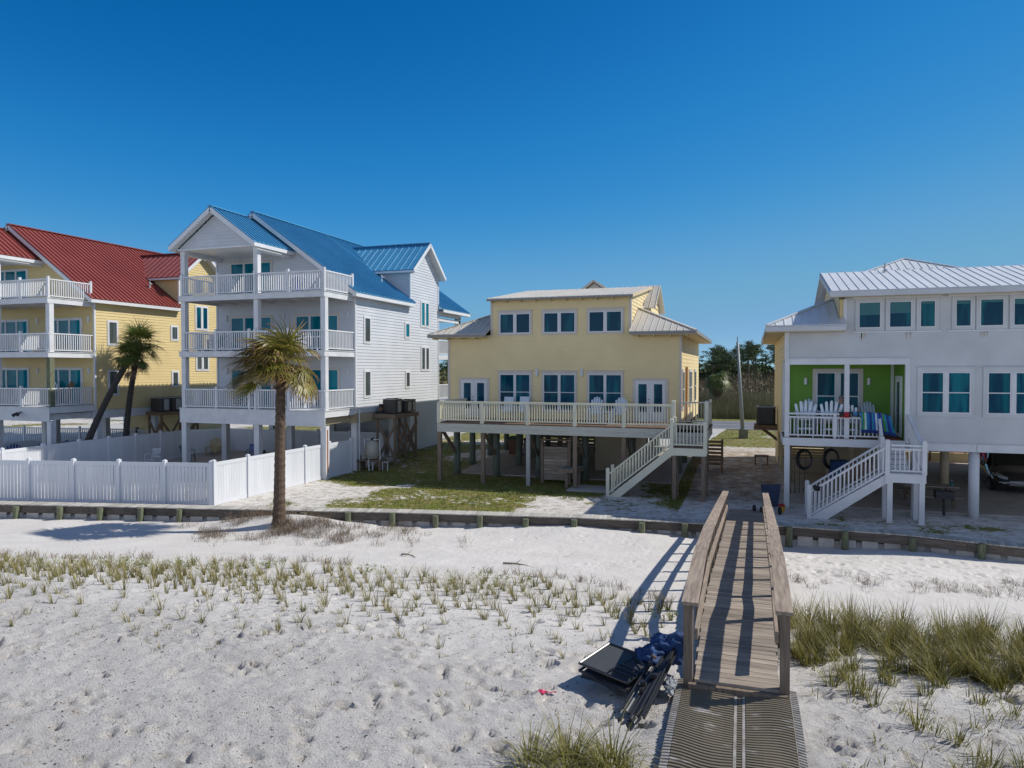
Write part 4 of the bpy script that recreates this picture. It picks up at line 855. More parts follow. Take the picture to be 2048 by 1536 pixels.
# mat
mt_=thing('beach_mat','brown ribbed beach mat with pale edging on the sand at the boardwalk foot','mat',(-.2,6,1.4))
mMatGap=M('dark_mat_gap',(.11,.092,.064),rough=.9)
def matstrip(xa,xb,mat,name,off,ribs=True):
    b=MB(); n=6; Y=8.66
    def zz(x,y): return float(np.interp(y,[3,8.0,8.6],[1.375,1.39,1.375]))+.016*math.sin(y*3.1+x*3)+.012*math.sin(y*1.3-x*7)+off
    def wv(x,y): return y+(.028*math.sin(x*5.5+y*.9)+.012*math.sin(x*11+y*2.3) if ribs else 0)
    sk=lambda y:(8.6-y)*.012
    st=.052
    while Y>3.4:
        for i in range(n):
            x0_=xa+(xb-xa)*i/n; x1_=xa+(xb-xa)*(i+1)/n
            def P(x,y,dz): return (x+sk(y),wv(x,y),zz(x,y)+dz)
            if ribs:
                b.mi=0; b.quad(P(x0_,Y,0),P(x1_,Y,0),P(x1_,Y-st*.14,.013),P(x0_,Y-st*.14,.013)); b.quad(P(x0_,Y-st*.14,.013),P(x1_,Y-st*.14,.013),P(x1_,Y-st*.6,.013),P(x0_,Y-st*.6,.013)); b.quad(P(x0_,Y-st*.6,.013),P(x1_,Y-st*.6,.013),P(x1_,Y-st*.72,0),P(x0_,Y-st*.72,0))
                b.mi=1; b.quad(P(x0_,Y-st*.72,0),P(x1_,Y-st*.72,0),P(x1_,Y-st,0),P(x0_,Y-st,0)); b.mi=0
            else: b.quad(P(x0_,Y,0),P(x1_,Y,0),P(x1_,Y-st,0),P(x0_,Y-st,0))
        Y-=st
    return b.build(name,[mat,mMatGap],mt_)
matstrip(-.74,-.175,mMat,'mat_strip',.03); matstrip(-.05,.42,mMat,'mat_strip',.03)
matstrip(-.82,-.745,mMatEdge,'mat_edging',.026); matstrip(-.17,-.14,mMatEdge,'mat_edging',.034,False); matstrip(-.085,-.055,mMatEdge,'mat_edging',.034,False); matstrip(.425,.50,mMatEdge,'mat_edging',.026); matstrip(-.138,-.088,mMat,'mat_seam',.02)

# ------------------------------------------------------------------ palms
def frond(mb,base,dirv,L_,R_,droop,wind,nseg=26,seed=0,w=.03,curl=.5):
    r=random.Random(seed); base=Vector(base); d=Vector(dirv).normalized(); pts=[]; n=6
    for k in range(n+1):
        t=k/n; pts.append(base+d*L_*t+Vector((0,0,-droop*.55*t*t*L_))+wind*(.3*t*t*L_))
    mb.path(pts,[.018*(1-.5*k/n) for k in range(n+1)],n=4); mb.a+= [0.1]*((n+1)*4)
    tip=pts[-1]; ax=(pts[-1]-pts[-2]).normalized(); sd_=ax.cross(Vector((0,0,1)));
    if sd_.length<.1: sd_=Vector((1,0,0))
    sd_.normalize(); up=sd_.cross(ax).normalized()
    for i in range(nseg):
        a=math.radians(-118+236*i/(nseg-1)+r.uniform(-4,4)); dr=(ax*math.cos(a)+sd_*math.sin(a)).normalized(); ln=R_*(.72+.28*math.cos(a*.6))*r.uniform(.85,1.08)
        p=tip-ax*.02; q=[p]; cur=dr+up*.12*abs(math.sin(a)); st=ln/5
        for k in range(5):
            cur=(cur+Vector((0,0,-droop*(.10+.13*k)*r.uniform(.7,1.3)))+wind*(.12+.10*k)*r.uniform(.6,1.4)).normalized(); q.append(q[-1]+cur*st)
        ww=[.5*w,w,w*.9,w*.6,w*.3,.002]; tn=r.uniform(.0,.75)
        side=cur.cross(up); side=side.normalized() if side.length>.05 else sd_
        i0=len(mb.v)
        for k,(c,wd) in enumerate(zip(q,ww)):
            mb.v+=[tuple(c-side*wd),tuple(c+side*wd)]; mb.a+=[max(0,(k/5-.55))*2.2*(.3+tn*2)]*2
        for k in range(5): mb.f.append((i0+2*k,i0+2*k+1,i0+2*k+3,i0+2*k+2)); mb.m.append(mb.mi)
def palm(name,label,basep,topp,rb,rt,nf,R_,wind,mats,seed,droopy=1.,dead=10,lean=None,petiole=.75,zbias=0,segs=24,w=.03,lowel=118):
    r=random.Random(seed); root=thing(name,label,'palm tree',basep)
    B=Vector(basep);T=Vector(topp); pts=[];rs=[];n=46
    for k in range(n+1):
        t=k/n; c=B.lerp(T,t)+(lean or Vector())*math.sin(t*math.pi)
        pts.append(c); rs.append((rb+(rt-rb)*min(1,t*1.2)+.10*rb*math.exp(-t*14)*3)*(1+(.05 if k%2 else -.03)+r.uniform(-.03,.03)))
    pts[0]=pts[0]-Vector((0,0,.4)); b=MB(); b.path(pts,rs,n=14)
    for k in range(60):   # old leaf stubs near the top
        t=1-.16*r.random(); a=r.uniform(0,6.28); c=B.lerp(T,t)+(lean or Vector())*math.sin(t*math.pi); o=Vector((math.cos(a),math.sin(a),0)); b.beam(c+o*rt*.8,c+o*(rt+.10)+Vector((0,0,.12)),.05,.02)
    b.build('trunk',mats[0],root)
    b=MB(); b.a=[]
    for k in range(nf):
        a=k*2.39996+r.uniform(-.2,.2); t=(k+.5)/nf; el=math.radians(82-lowel*t**1.1+zbias+r.uniform(-9,9))
        d=Vector((math.cos(a)*math.cos(el),math.sin(a)*math.cos(el),math.sin(el)))+wind*.55
        frond(b,T+Vector((0,0,.05)),d,petiole*r.uniform(.7,1.15),R_*r.uniform(.85,1.1),droopy*r.uniform(.7,1.2),wind,seed=seed*100+k,nseg=segs,w=w)
    b.build('crown',mats[1],root)
    b=MB(); b.a=[]
    for k in range(dead):
        a=r.uniform(0,6.28); el=math.radians(r.uniform(-75,-35)); d=Vector((math.cos(a)*math.cos(el),math.sin(a)*math.cos(el),math.sin(el)))+wind*.3
        frond(b,T-Vector((0,0,.15)),d,petiole*.7,R_*.7,1.6,wind*.5,seed=seed*77+k,nseg=14,w=w*.7)
    if dead: b.build('dead_frond_skirt',mats[2],root)
    return root
gzp=sand_z(-14.85,19.75)
palm('cabbage_palm','windswept cabbage palm with thick ringed trunk on the sand in front of the white fence','xx' and (-14.85,19.75,gzp),(-15.25,20.45,5.2),.19,.155,60,1.02,Vector((-.48,-.05,.05)),(mTrunk,mFrond,mFrondDry),3,droopy=.62,dead=0,petiole=1.05,segs=30,w=.036,lowel=104)
palm('cabbage_palm','dark palm with a strongly leaning trunk in front of the yellow house','zz' and (-31.75,26.3,0),(-31.25,29.2,5.75),.17,.14,26,.82,Vector((.0,.0,.02)),(mTrunkDk,mFrondDk,mFrondDry),11,droopy=.5,dead=3,petiole=.62,lean=Vector((.0,-.10,.15)),segs=22,w=.026)
palm('cabbage_palm','dark palm with the upright, gently curved trunk in front of the yellow house',(-31.9,29.3,0),(-31.6,30.1,6.45),.16,.13,34,.92,Vector((.03,0,.02)),(mTrunkDk,mFrondDk,mFrondDry),17,droopy=.5,dead=5,petiole=.8,lean=Vector((0,-.15,0)),segs=22,w=.026)
palm('cabbage_palm','far palm with a round orange-green crown standing in the reeds across the road',(-3.5,74,.4),(-3.3,74.2,4.2),.3,.22,34,1.15,Vector((0,0,0)),(mTrunkDk,mFrondDk,mFrondDry),23,droopy=1.1,dead=12,petiole=.9,segs=16,w=.05)

# ------------------------------------------------------------------ pines, scrub, reeds across the road
def pine(seed,h,crown,nb):
    r=random.Random(seed); root=thing('pine_tree','tall thin pine with a dark crown in the wood beyond the marsh','pine tree',(0,0,-500),group='pines in the wood beyond the marsh')
    OFF[root.name]=(0,0,0)
    b=MB(); pts=[Vector((0,0,-.5))]; dx=r.uniform(-.5,.5)
    for k in range(1,7): pts.append(Vector((dx*(k/6)**2+r.uniform(-.1,.1),r.uniform(-.1,.1),h*.93*k/6)))
    b.path(pts,[.2-.024*k for k in range(7)],n=6); limbs=[]
    for k in range(nb):
        t=r.uniform(crown,1); z=h*t*.93; a=r.uniform(0,6.28); L_=(1.9-1.2*abs(t-.86)*3)*r.uniform(.5,1.15); L_=max(.5,L_)
        p=Vector((dx*t*t,0,z)); q=p+Vector((math.cos(a)*L_,math.sin(a)*L_,L_*r.uniform(.0,.5))); b.path([p,(p+q)/2+Vector((0,0,-.05)),q],[.05,.035,.02],n=4); limbs.append(q); limbs.append((p+q)/2+Vector((0,0,.1)))
    limbs.append(Vector((dx,0,h*.97)))
    b.build('trunk',mPineTr,root)
    b=MB()
    for q in limbs:
        R_=r.uniform(.45,.95); 
        for j in range(64):
            o=Vector((r.gauss(0,1),r.gauss(0,1),r.gauss(0,.5)))*R_*.5; c=q+o; s=r.uniform(.07,.17); u=Vector((r.gauss(0,1),r.gauss(0,1),r.gauss(0,.6))).normalized()*s; v=Vector((r.gauss(0,1),r.gauss(0,1),r.gauss(0,1))).normalized()*s*.7; b.quad(c-u,c+v,c+u,c-v)
    b.build('crown',mPine,root); return root
protos=[pine(40+k,h,c,n) for k,(h,c,n) in enumerate(((9.2,.62,15),(10.2,.68,14),(8.4,.5,18),(9.6,.74,11),(7.2,.35,20)))]
cnt=0; used=[False]*5
for k in range(230):
    X=rnd.uniform(-150,75) if k<130 else rnd.uniform(-36,24); Y=rnd.uniform(128,175); i=rnd.randrange(5)
    s=rnd.uniform(.72,1.02)*(1+.0016*(Y-128)); 
    if not used[i]: o=protos[i]; used[i]=True; o.location=(X,Y,.2); o.scale=(s,s,s)
    else: copy_tree(protos[i],loc=(X,Y,.2),rz=rnd.uniform(0,6.28),scale=s)
def scatter_quads(name,mat,n,fn,label,cat,seed=1):
    r=random.Random(seed); b=MB(); b.a=[]
    for k in range(n): fn(b,r)
    if len(b.a)!=len(b.v): b.a=None
    o=b.build(name,mat); tag(o,label,cat); o['kind']='stuff'; return o
def scrub(b,r):
    Y=r.uniform(96,150); X=r.uniform(-150,80) if r.random()<.5 else r.uniform(-30,20); h=(1.2+3.6*fbm(X*.12,Y*.12,5,3)**1.6)*(1.0 if Y<120 else 1.35); c=Vector((X,Y,.3+h*r.random()**.8))
    s=r.uniform(.15,.6); u=Vector((r.gauss(0,.5),r.gauss(0,.4),r.gauss(0,1))).normalized()*s; v=Vector((r.gauss(0,1),r.gauss(0,1),r.gauss(0,.3))).normalized()*s*.12; b.quad(c-u,c+v,c+u,c-v)
scatter_quads('scrub',mScrub,42000,scrub,'brown leafless scrub and brush between the reeds and the pines','scrub',2)
def under(b,r):
    Y=r.uniform(146,168); X=r.uniform(-150,80) if r.random()<.5 else r.uniform(-34,24); h=3.2+4.2*fbm(X*.3,Y*.1,9,3); c=Vector((X,Y,.3+h*r.random()**.7)); s=r.uniform(.2,.6)
    u=Vector((r.gauss(0,.5),r.gauss(0,.6),r.gauss(0,1.2))).normalized()*s; v=Vector((r.gauss(0,1),r.gauss(0,1),r.gauss(0,.4))).normalized()*s*.5; b.quad(c-u,c+v,c+u,c-v)
scatter_quads('undergrowth',mPine,26000,under,'dark green undergrowth filling the wood below the pine crowns','undergrowth',3)
def reeds(b,r):
    u=r.random(); Y=69.5+20*u**1.5; X=r.uniform(-110,60) if r.random()<.45 else r.uniform(-16,14); h=r.uniform(1.2,2.35)*(.75+.5*vnoise(X*.25,Y*.2,8))*min(1,.55+(Y-69.5)*.18); lx=r.gauss(0,.12)*h; w=r.uniform(.015,.04)*(1+.6*u)
    i=len(b.v); b.v+=[(X-w,Y,.3),(X+w,Y,.3),(X+lx*.4+w*.8,Y+.03,.3+h*.55),(X+lx*.4-w*.8,Y+.03,.3+h*.55),(X+lx+.002,Y,.3+h)]
    b.a+=[.0,.0,.25,.25,.9]; b.f+=[(i,i+1,i+2,i+3),(i+3,i+2,i+4)]; b.m+=[0,0]
scatter_quads('marsh_reeds',mReed,30000,reeds,'tall green and straw coloured marsh reeds on the far side of the road','reeds',4)

LINEP=[(-24,12.3),(-18.6,13.2),(-15,14.3),(-10.8,15.6),(-7.05,16.05),(-4.57,16.34),(-2.62,15.48),(-1.51,14.23),(-1,13.8)]
LOWP=[(-20,6.4),(-11,7.0),(-8.4,7.5),(-6.3,8.1),(-4.2,8.7),(-2.1,9.2),(-1,9.2)]
# ------------------------------------------------------------------ grasses on the dunes
def blade(b,c,a,L_,bend,w,r,tip=.8,tn=None,n=4):
    i=len(b.v); d=Vector((math.cos(a),math.sin(a),0)); s=Vector((-d.y,d.x,0)); p=Vector(c); el=math.radians(r.uniform(68,88)-bend*12); st=L_/n
    for k in range(n+1):
        ww=w*(1-(k/n)**1.5)+.0006; b.v+=[tuple(p-s*ww),tuple(p+s*ww)]; b.a+=[max(0,k/n-.35)*tip]*2
        p=p+(d*math.cos(el)+Vector((0,0,1))*math.sin(el))*st; el-=bend*r.uniform(.7,1.3)/n
    for k in range(n): b.f.append((i+2*k,i+2*k+1,i+2*k+3,i+2*k+2)); b.m.append(0)
def tuft(b,r,X,Y,h,n,spread,bend,w,lean=0.,tip=.8):
    z=sand_z(X,Y)-.02
    for k in range(n):
        a=r.uniform(0,6.28); q=spread*math.sqrt(r.random()); L_=h*r.uniform(.45,1.1)
        blade(b,(X+q*math.cos(a),Y+q*math.sin(a),z),a+r.uniform(-.6,.6) if r.random()>lean else math.pi+r.uniform(-.5,.5),L_,bend*r.uniform(.3,1.5),w,r,tip)
def blocked(X,Y): return (-.95<X<.62 and Y>8.0) or (-2.2<X<.6 and 6.6<Y<9.2) or (-.95<X<.6 and Y<8.7)
r=random.Random(21); b=MB(); b.a=[]
LINE=np.array([__import__('builtins').tuple(p) for p in LINEP]); line=lambda X: float(np.interp(X,LINE[:,0],LINE[:,1])); LOW=np.array(LOWP); low=lambda X: float(np.interp(X,LOW[:,0],LOW[:,1]))
X=-23.0
while X<-1.05:
    Yl=line(X); Yw=low(X); Y=Yw+r.uniform(0,.5)
    while Y<Yl-.9:
        f=(Y-Yw)/(Yl-Yw); xx=X+r.gauss(0,.11); yy=Y+r.gauss(0,.12)
        if r.random()<(.42+1.3*f) and not blocked(xx,yy) and r.random()<.93:
            h=(.19+.27*min(1,f*1.7))*r.uniform(.55,1.25)*(1-.45*max(0,f-.75)/.25); tuft(b,r,xx,yy,h,int(r.uniform(12,30)*(.6+.7*f)),r.uniform(.02,.06),r.uniform(.3,1.1),.0045+.001*f,lean=.35,tip=.7)
        Y+=r.uniform(.34,.50)
    X+=.40
for k in range(150):   # sparse survivors further down
    X=r.uniform(-13,-1.6); Y=r.uniform(7.2,10.2)
    if blocked(X,Y): continue
    tuft(b,r,X,Y,r.uniform(.06,.18),r.randint(4,9),.04,1.4,.004,tip=1)
o=b.build('dune_grass',mGrass); tag(o,'thin tufts of planted dune grass in rows across the white sand left of the boardwalk','grass'); o['kind']='stuff'
b=MB(); b.a=[]; n=0
while n<400:
    X=.55+8.5*r.random()**1.3; Y=r.uniform(6.4,12.7+.25*min(X,5)) if n%5<3 else r.uniform(10.0,12.7+.25*min(X,5))
    fr=float(np.interp(X,[.5,1.2,2,4,6,9],[9.5,8.6,7.4,6.6,6.4,6.4]))
    if Y<fr or blocked(X,Y): continue
    dens=np.interp(Y,[6.5,8.8,10.3,13],[.30,.5,.9,.8])
    if r.random()>dens: continue
    hh=np.interp(Y,[7.5,10.2,11.5,13],[.34,.45,.66,.60])*r.uniform(.6,1.2)
    tuft(b,r,X,Y,float(hh),int(r.uniform(40,95)*dens),r.uniform(.05,.11),r.uniform(.4,1.0),.0048,lean=.3,tip=.6); n+=1
for k in range(230):
    X=r.uniform(.7,6); Y=r.uniform(5.6,10.6)
    if X<.9 and Y<8.6: continue
    tuft(b,r,X,Y,r.uniform(.1,.4),r.randint(8,22),.08,1.5,.0045,tip=1.0)
o=b.build('sea_oats',mGrassDense); tag(o,'dense olive green sea oats growing on the dune right of the boardwalk','grass'); o['kind']='stuff'
b=MB(); b.a=[]
for X,Y,h,nn in ((-1.62,6.45,.62,210),(-1.25,6.55,.60,190),(-1.45,6.05,.55,170),(-1.95,6.3,.52,120),(-1.05,6.25,.45,110)): tuft(b,r,X,Y,h,nn,.14,1.7,.0042,tip=.6)
o=b.build('grass_clump',mGrassDense); tag(o,'big arching clump of green dune grass beside the brown mat at the bottom edge','grass clump')
b=MB(); b.a=[]
for k in range(10):
    X=r.uniform(1.0,8); Y=r.uniform(10.5,13.2) if k else 12.5; z=sand_z(X,Y); h=r.uniform(.9,1.5); blade(b,(X,Y,z),r.uniform(0,6),h,.25,.003,r,1.2,n=6)
o=b.build('seed_stalks',mDry); tag(o,'a few tall thin dry sea oat stalks rising above the grass','stalks'); o['kind']='stuff'
# leafy sprouts between the grass rows
def leafplant(b,r,X,Y,h,n):
    z=sand_z(X,Y)
    for k in range(n):
        a=r.uniform(0,6.28); q=r.random()*h*.5; zz=z+h*r.uniform(.15,1); c=Vector((X+q*math.cos(a),Y+q*math.sin(a),zz)); s=r.uniform(.015,.032); u=Vector((r.gauss(0,1),r.gauss(0,1),r.gauss(.3,.6))).normalized()*s; v=Vector((r.gauss(0,1),r.gauss(0,1),r.gauss(0,.6))).normalized()*s*.55; b.quad(c-u,c+v,c+u,c-v)
b=MB()
for k in range(420):
    X=r.uniform(-22,-1.2); Yl=line(X); Y=Yl-.7-abs(r.gauss(0,.7))
    if fbm(X*.5,Y*.5,71,2)<.42: continue
    leafplant(b,r,X,Y,r.uniform(.10,.24),r.randint(9,22))
for k in range(60): leafplant(b,r,r.uniform(.7,8),r.uniform(12.4,14.2),r.uniform(.12,.3),r.randint(8,16))
o=b.build('beach_sprouts',mLeafy); tag(o,'bright green leafy sprouts scattered along the top of the planted grass','beach plants'); o['kind']='stuff'
# brown sprigs along the top line
def twigs(b,r,X,Y,h,n,sp,w=.004):
    z=sand_z(X,Y)-.01
    for k in range(n):
        a=r.uniform(0,6.28); q=sp*math.sqrt(r.random()); p=Vector((X+q*math.cos(a),Y+q*math.sin(a),sand_z(X,Y)-.01)); d=Vector((r.gauss(0,.45),r.gauss(0,.45),1)).normalized(); L_=h*r.uniform(.4,1.1); m_=p+d*L_*.5; e=m_+(d+Vector((r.gauss(0,.5),r.gauss(0,.5),0))).normalized()*L_*.5
        s=Vector((r.gauss(0,1),r.gauss(0,1),0)).normalized()*w; b.quad(p-s,p+s,m_+s*.7,m_-s*.7); b.quad(m_-s*.7,m_+s*.7,e+s*.3,e-s*.3)
        for j in range(3): f=p+(e-p)*r.uniform(.3,1); g=f+Vector((r.gauss(0,.05),r.gauss(0,.05),r.uniform(.01,.06))); b.quad(f-s*.5,f+s*.5,g+s*.3,g-s*.3)
b=MB(); X=-23.
while X<-1.4:
    Y=line(X)+r.gauss(0,.12)
    if vnoise(X*.9,3,5)>.22: twigs(b,r,X,Y,r.uniform(.14,.30),r.randint(10,24),.13,.006)
    X+=r.uniform(.12,.42)
for k in range(60):
    X=r.uniform(.8,9.5); Y=18.2+.35*X*(X<5)+1.7*(X>=5)+r.gauss(0,.5)-1.1*r.random(); twigs(b,r,X,Y,r.uniform(.1,.3),r.randint(8,26),.16)
o=b.build('brown_sprigs',mDry); tag(o,'row of short reddish brown dried sprigs along the upper edge of the dune grass','dry plants'); o['kind']='stuff'
b=MB()
for k in range(640):
    X=-14.4+r.gauss(0,2.1); Y=19.7+r.gauss(0,.85)+.12*(X+14.4)
    if fbm(X*1.3,Y*1.6,88,2)<.5: continue
    if Y>float(yb(X))-.15: Y=float(yb(X))-.2
    if X<-18.3: continue
    twigs(b,r,X,Y,r.uniform(.15,.42)*(1.2 if X<-15.5 else 1),r.randint(8,20),.22,.005)
o=b.build('dry_brush',mDry); tag(o,'tangle of dry brown brush on the mound round the foot of the big palm','brush'); o['kind']='stuff'
# lawn blades in the yards
b=MB(); b.a=[]; n=0
rs=np.random.RandomState(3); XX=np.where(rs.rand(60000)<.75,rs.uniform(-18.5,-1.2,60000),rs.uniform(-3,3,60000)); YY=np.where(rs.rand(60000)<.7,rs.uniform(22.8,31,60000),rs.uniform(31,57,60000)); VV=veg(XX,YY)
for X,Y,v in zip(XX,YY,VV):
    if v<.45 or n>11000 or (-7.4<X<-5.2 and 28.6<Y<31.4) or (-13.4<X<-2.9 and 31.3<Y<44) or Y<float(yb(X))+.7: continue
    if rs.rand()>v*.5: continue
    z=float(np.interp(Y,[0,30,36,400],[0,0,.4,.4])); h=r.uniform(.03,.09)*(1+.6*(vnoise(X*.8,Y*.8,4)>.7)); 
    for k in range(3): blade(b,(X+r.gauss(0,.03),Y+r.gauss(0,.03),z),r.uniform(0,6.28),h,1.2,.010,r,.5,n=2)
    n+=1
for X,Y in ((-16.6,22.6),(-9.3,27.3),(-9.0,27.2),(-6.9,27.0),(-6.4,26.9),(-17.1,22.7),(-13.5,28.5)):
    for j in range(40):
        a=r.uniform(0,6.28);q=.28*math.sqrt(r.random()); blade(b,(X+q*math.cos(a),Y+q*math.sin(a)*.6,0),a,r.uniform(.06,.2),1.2,.013,r,.3,n=2)
o=b.build('lawn_grass',mLawn); tag(o,'patchy green lawn grass and weeds in the sandy yards','grass'); o['kind']='stuff'
# shell bits and wrack on the near sand
b=MB(); b2=MB()
for k in range(14000):
    Y=4.4+7.5*r.random()**1.2; X=r.uniform(-12.5,.0) if r.random()<.85 else r.uniform(.7,4.5)
    if fbm(X*.5,Y*.5,77,4)<.43 and r.random()<.75 or (-.95<X<.62): continue
    z=sand_z(X,Y)+.004; t=b if r.random()<.6 else b2; s=(.004+.014*r.random()**2.5)*(1 if t is b else 1.25); a=r.uniform(0,6.28); q_=r.uniform(.15,.7); u=Vector((math.cos(a)*s*1.4,math.sin(a)*s*1.4,r.uniform(-.004,.01))); v=Vector((-math.sin(a)*s*q_,math.cos(a)*s*q_,r.uniform(0,.008))); c=Vector((X,Y,z)); t.quad(c-u,c-v,c+u,c+v)
o=b.build('shell_fragments',mShell); tag(o,'scattered broken shell fragments on the trampled sand','shells'); o['kind']='stuff'
o=b2.build('wrack_bits',mDebris); tag(o,'small dark bits of seaweed and twig scattered on the near sand','debris'); o['kind']='stuff'

# ------------------------------------------------------------------ chairs
def rot_thing(name,label,cat,loc,rz,group=None):
    t=thing(name,label,cat,loc,rz,group); OFF[t.name]=(0,0,0); return t
def adir(label,loc,rz,mat,sh=.36,top=1.0,wd=.56,slats=5,fan=.09,group=None,name='adirondack_chair',flat=False):
    t=rot_thing(name,label,'chair',loc,rz,group); b=MB(); th=rad(18); bh=(top-sh+.06)/math.cos(th)
    for k in range(slats):
        u=(k-(slats-1)/2)/((slats-1)/2); w=wd*.8/slats; h=bh*(1-(0 if flat else .17*u*u)); x0=u*wd*.36; x1=u*(wd*.36+fan); y=.22
        p=Vector((x0,y,sh-.06)); q=Vector((x1,y+h*math.sin(th),sh-.06+h*math.cos(th))); d=(q-p).normalized()
        b.beam(p,q-d*.02,w,.02,up=(0,1,.3)); 
        if not flat: b.tube(q-d*.03,q+d*.012,w*.5,w*.32,n=8)
    b.build('backrest',mat,t)
    b=MB()
    for k in range(5): y=-.32+k*.115; z=sh+.02-.02*k*.6; b.box(-wd*.42,wd*.42,y,y+.1,z-.02,z)
    b.build('seat',mat,t)
    b=MB(); b.beam((-wd*.5,.30,sh+.20),(wd*.5,.30,sh+.20),.05,.08)
    if flat: b.beam((-wd*.42,.22+bh*math.sin(th),sh-.06+bh*math.cos(th)),(wd*.42,.22+bh*math.sin(th),sh-.06+bh*math.cos(th)),.03,.09)
    b.build('back_rail',mat,t)
    for s in (-1,1):
        b=MB(); b.hexa([(s*wd*.5-.06,-.36,sh+.22),(s*wd*.5+.06,-.36,sh+.22),(s*wd*.5+.04,.36,sh+.22),(s*wd*.5-.03,.36,sh+.22),(s*wd*.5-.06,-.36,sh+.245),(s*wd*.5+.06,-.36,sh+.245),(s*wd*.5+.04,.36,sh+.245),(s*wd*.5-.03,.36,sh+.245)]); b.build('arm',mat,t)
        b=MB(); b.box(s*wd*.47-.02,s*wd*.47+.02,-.34,-.25,0,sh+.22); b.build('leg',mat,t)
        b=MB(); b.hexa([(s*wd*.42-.015,.36,0),(s*wd*.42+.015,.36,0),(s*wd*.42+.015,.45,0),(s*wd*.42-.015,.45,0),(s*wd*.42-.015,.2,sh+.2),(s*wd*.42+.015,.2,sh+.2),(s*wd*.42+.015,.29,sh+.2),(s*wd*.42-.015,.29,sh+.2)]); b.build('leg',mat,t)
        if sh>.5: b=MB(); b.box(-wd*.45,wd*.45,-.33,-.29,.22,.26) if s>0 else b.box(-wd*.42,wd*.42,.38,.41,.3,.34); b.build('stretcher',mat,t)
    return t
def table(label,loc,w,d,h,mat,rz=0,name='table'):
    t=rot_thing(name,label,'table',loc,rz); b=MB()
    for k in range(5): b.box(-w/2,w/2,-d/2+k*d/5,-d/2+(k+.93)*d/5,h-.03,h)
    b.build('tabletop',mat,t)
    for sx in (-1,1):
        for sy in (-1,1): b=MB(); b.box(sx*(w/2-.06)-.025,sx*(w/2-.06)+.025,sy*(d/2-.06)-.025,sy*(d/2-.06)+.025,0,h-.031); b.build('leg',mat,t)
    return t
Z=2.70
adir('pale blue adirondack chair on the cream house deck, left of the pair with rounded backs',(-6.73,31.6,Z),.0,mChairW,sh=.38,top=1.12,fan=.02)
adir('pale blue adirondack chair on the cream house deck, beside the right-hand french doors',(-5.61,31.6,Z),.0,mChairW,sh=.38,top=1.12,fan=.02)
table('low white side table between the two adirondack chairs on the cream house deck',(-6.17,31.5,Z),.45,.45,.5,mChairW,name='side_table')
adir('white flat-topped slatted rocking chair on the cream deck, nearer the left french doors',(-11.06,31.8,Z),.0,mChairW,sh=.40,top=1.02,slats=8,fan=0,flat=True,name='rocking_chair')
adir('white flat-topped slatted rocking chair on the cream deck, nearer the middle windows',(-10.27,31.8,Z),.0,mChairW,sh=.40,top=1.04,slats=8,fan=0,flat=True,name='rocking_chair')
Z=2.60
kw=dict(sh=.68,top=1.34,wd=.60,fan=.13)
adir('tall pale blue adirondack chair at the rail of the green porch, farthest left',(1.86,28.45,Z),math.pi,mChairW,**kw)
adir('tall pale blue adirondack chair at the green porch rail, just left of the column',(2.72,28.45,Z),math.pi,mChairW,**kw)
adir('pale blue rounded-back chair at the green porch rail, right of the middle column',(3.42,28.5,Z),math.pi-.3,mChairW,sh=.62,top=1.22,wd=.52,fan=.05)
adir('pale chair by the green porch wall below the right-hand wall lamp',(4.28,29.7,Z),.25,mChairW,sh=.6,top=1.25,wd=.5,fan=.04)
adir('pale chair half hidden behind the leftmost tall chair on the green porch',(2.12,29.75,Z),0,mChairW,sh=.6,top=1.32,wd=.54,fan=.05)
table('tall pale table in the middle of the green porch',(2.75,29.1,Z),1.2,.7,.92,mChairW)
# person at the porch table
pr=rot_thing('person','person in a grey-blue shirt sitting at the tall table on the green porch','person',(3.22,29.75,2.60),0)
def skin_body(name,verts,edges,rads,mat,parent,sub=2):
    me=bpy.data.meshes.new(name); me.from_pydata(verts,edges,[]); me.materials.append(mat); o=bpy.data.objects.new(name,me); S.collection.objects.link(o); o.parent=parent
    m=o.modifiers.new('skin','SKIN'); 
    for v,r_ in zip(me.skin_vertices[0].data,rads): v.radius=(r_,r_)
    me.skin_vertices[0].data[0].use_root=True
    m2=o.modifiers.new('sub','SUBSURF'); m2.levels=sub; m2.render_levels=sub; return o
V=[(0,0,.72),(0,.02,.95),(0,.01,1.13),(0,0,1.24),(0,-.02,1.33),(0,-.03,1.42),(-.17,.01,1.14),(-.23,-.06,.94),(-.15,-.28,.93),(-.10,-.34,.95),(.17,.01,1.14),(.23,-.06,.94),(.15,-.28,.93),(.10,-.34,.95),(-.1,-.05,.70),(-.12,-.42,.70),(-.12,-.44,.28),(-.12,-.55,.24),(.1,-.05,.70),(.12,-.42,.70),(.12,-.44,.28),(.12,-.55,.24)]
E_=[(0,1),(1,2),(2,3),(3,4),(4,5),(2,6),(6,7),(7,8),(8,9),(2,10),(10,11),(11,12),(12,13),(0,14),(14,15),(15,16),(16,17),(0,18),(18,19),(19,20),(20,21)]
RR=[.13,.135,.12,.055,.085,.075,.06,.045,.033,.035,.06,.045,.033,.035,.09,.065,.045,.035,.09,.065,.045,.035]
skin_body('body',V,E_,RR,mSkin,pr)
Vt=V[:3]+[(0,0,1.19),(-.17,.01,1.14),(-.22,-.04,.99),(.17,.01,1.14),(.22,-.04,.99)]
skin_body('shirt',Vt,[(0,1),(1,2),(2,3),(2,4),(4,5),(2,6),(6,7)],[.15,.155,.14,.07,.078,.066,.078,.066],mShirt,pr)
b=MB(); b.lathe((0,-.015,1.37),[(.001,.12),(.05,.112),(.082,.07),(.088,.03),(.08,.0)],n=12); b.build('hair',mHair,pr,smooth=True)
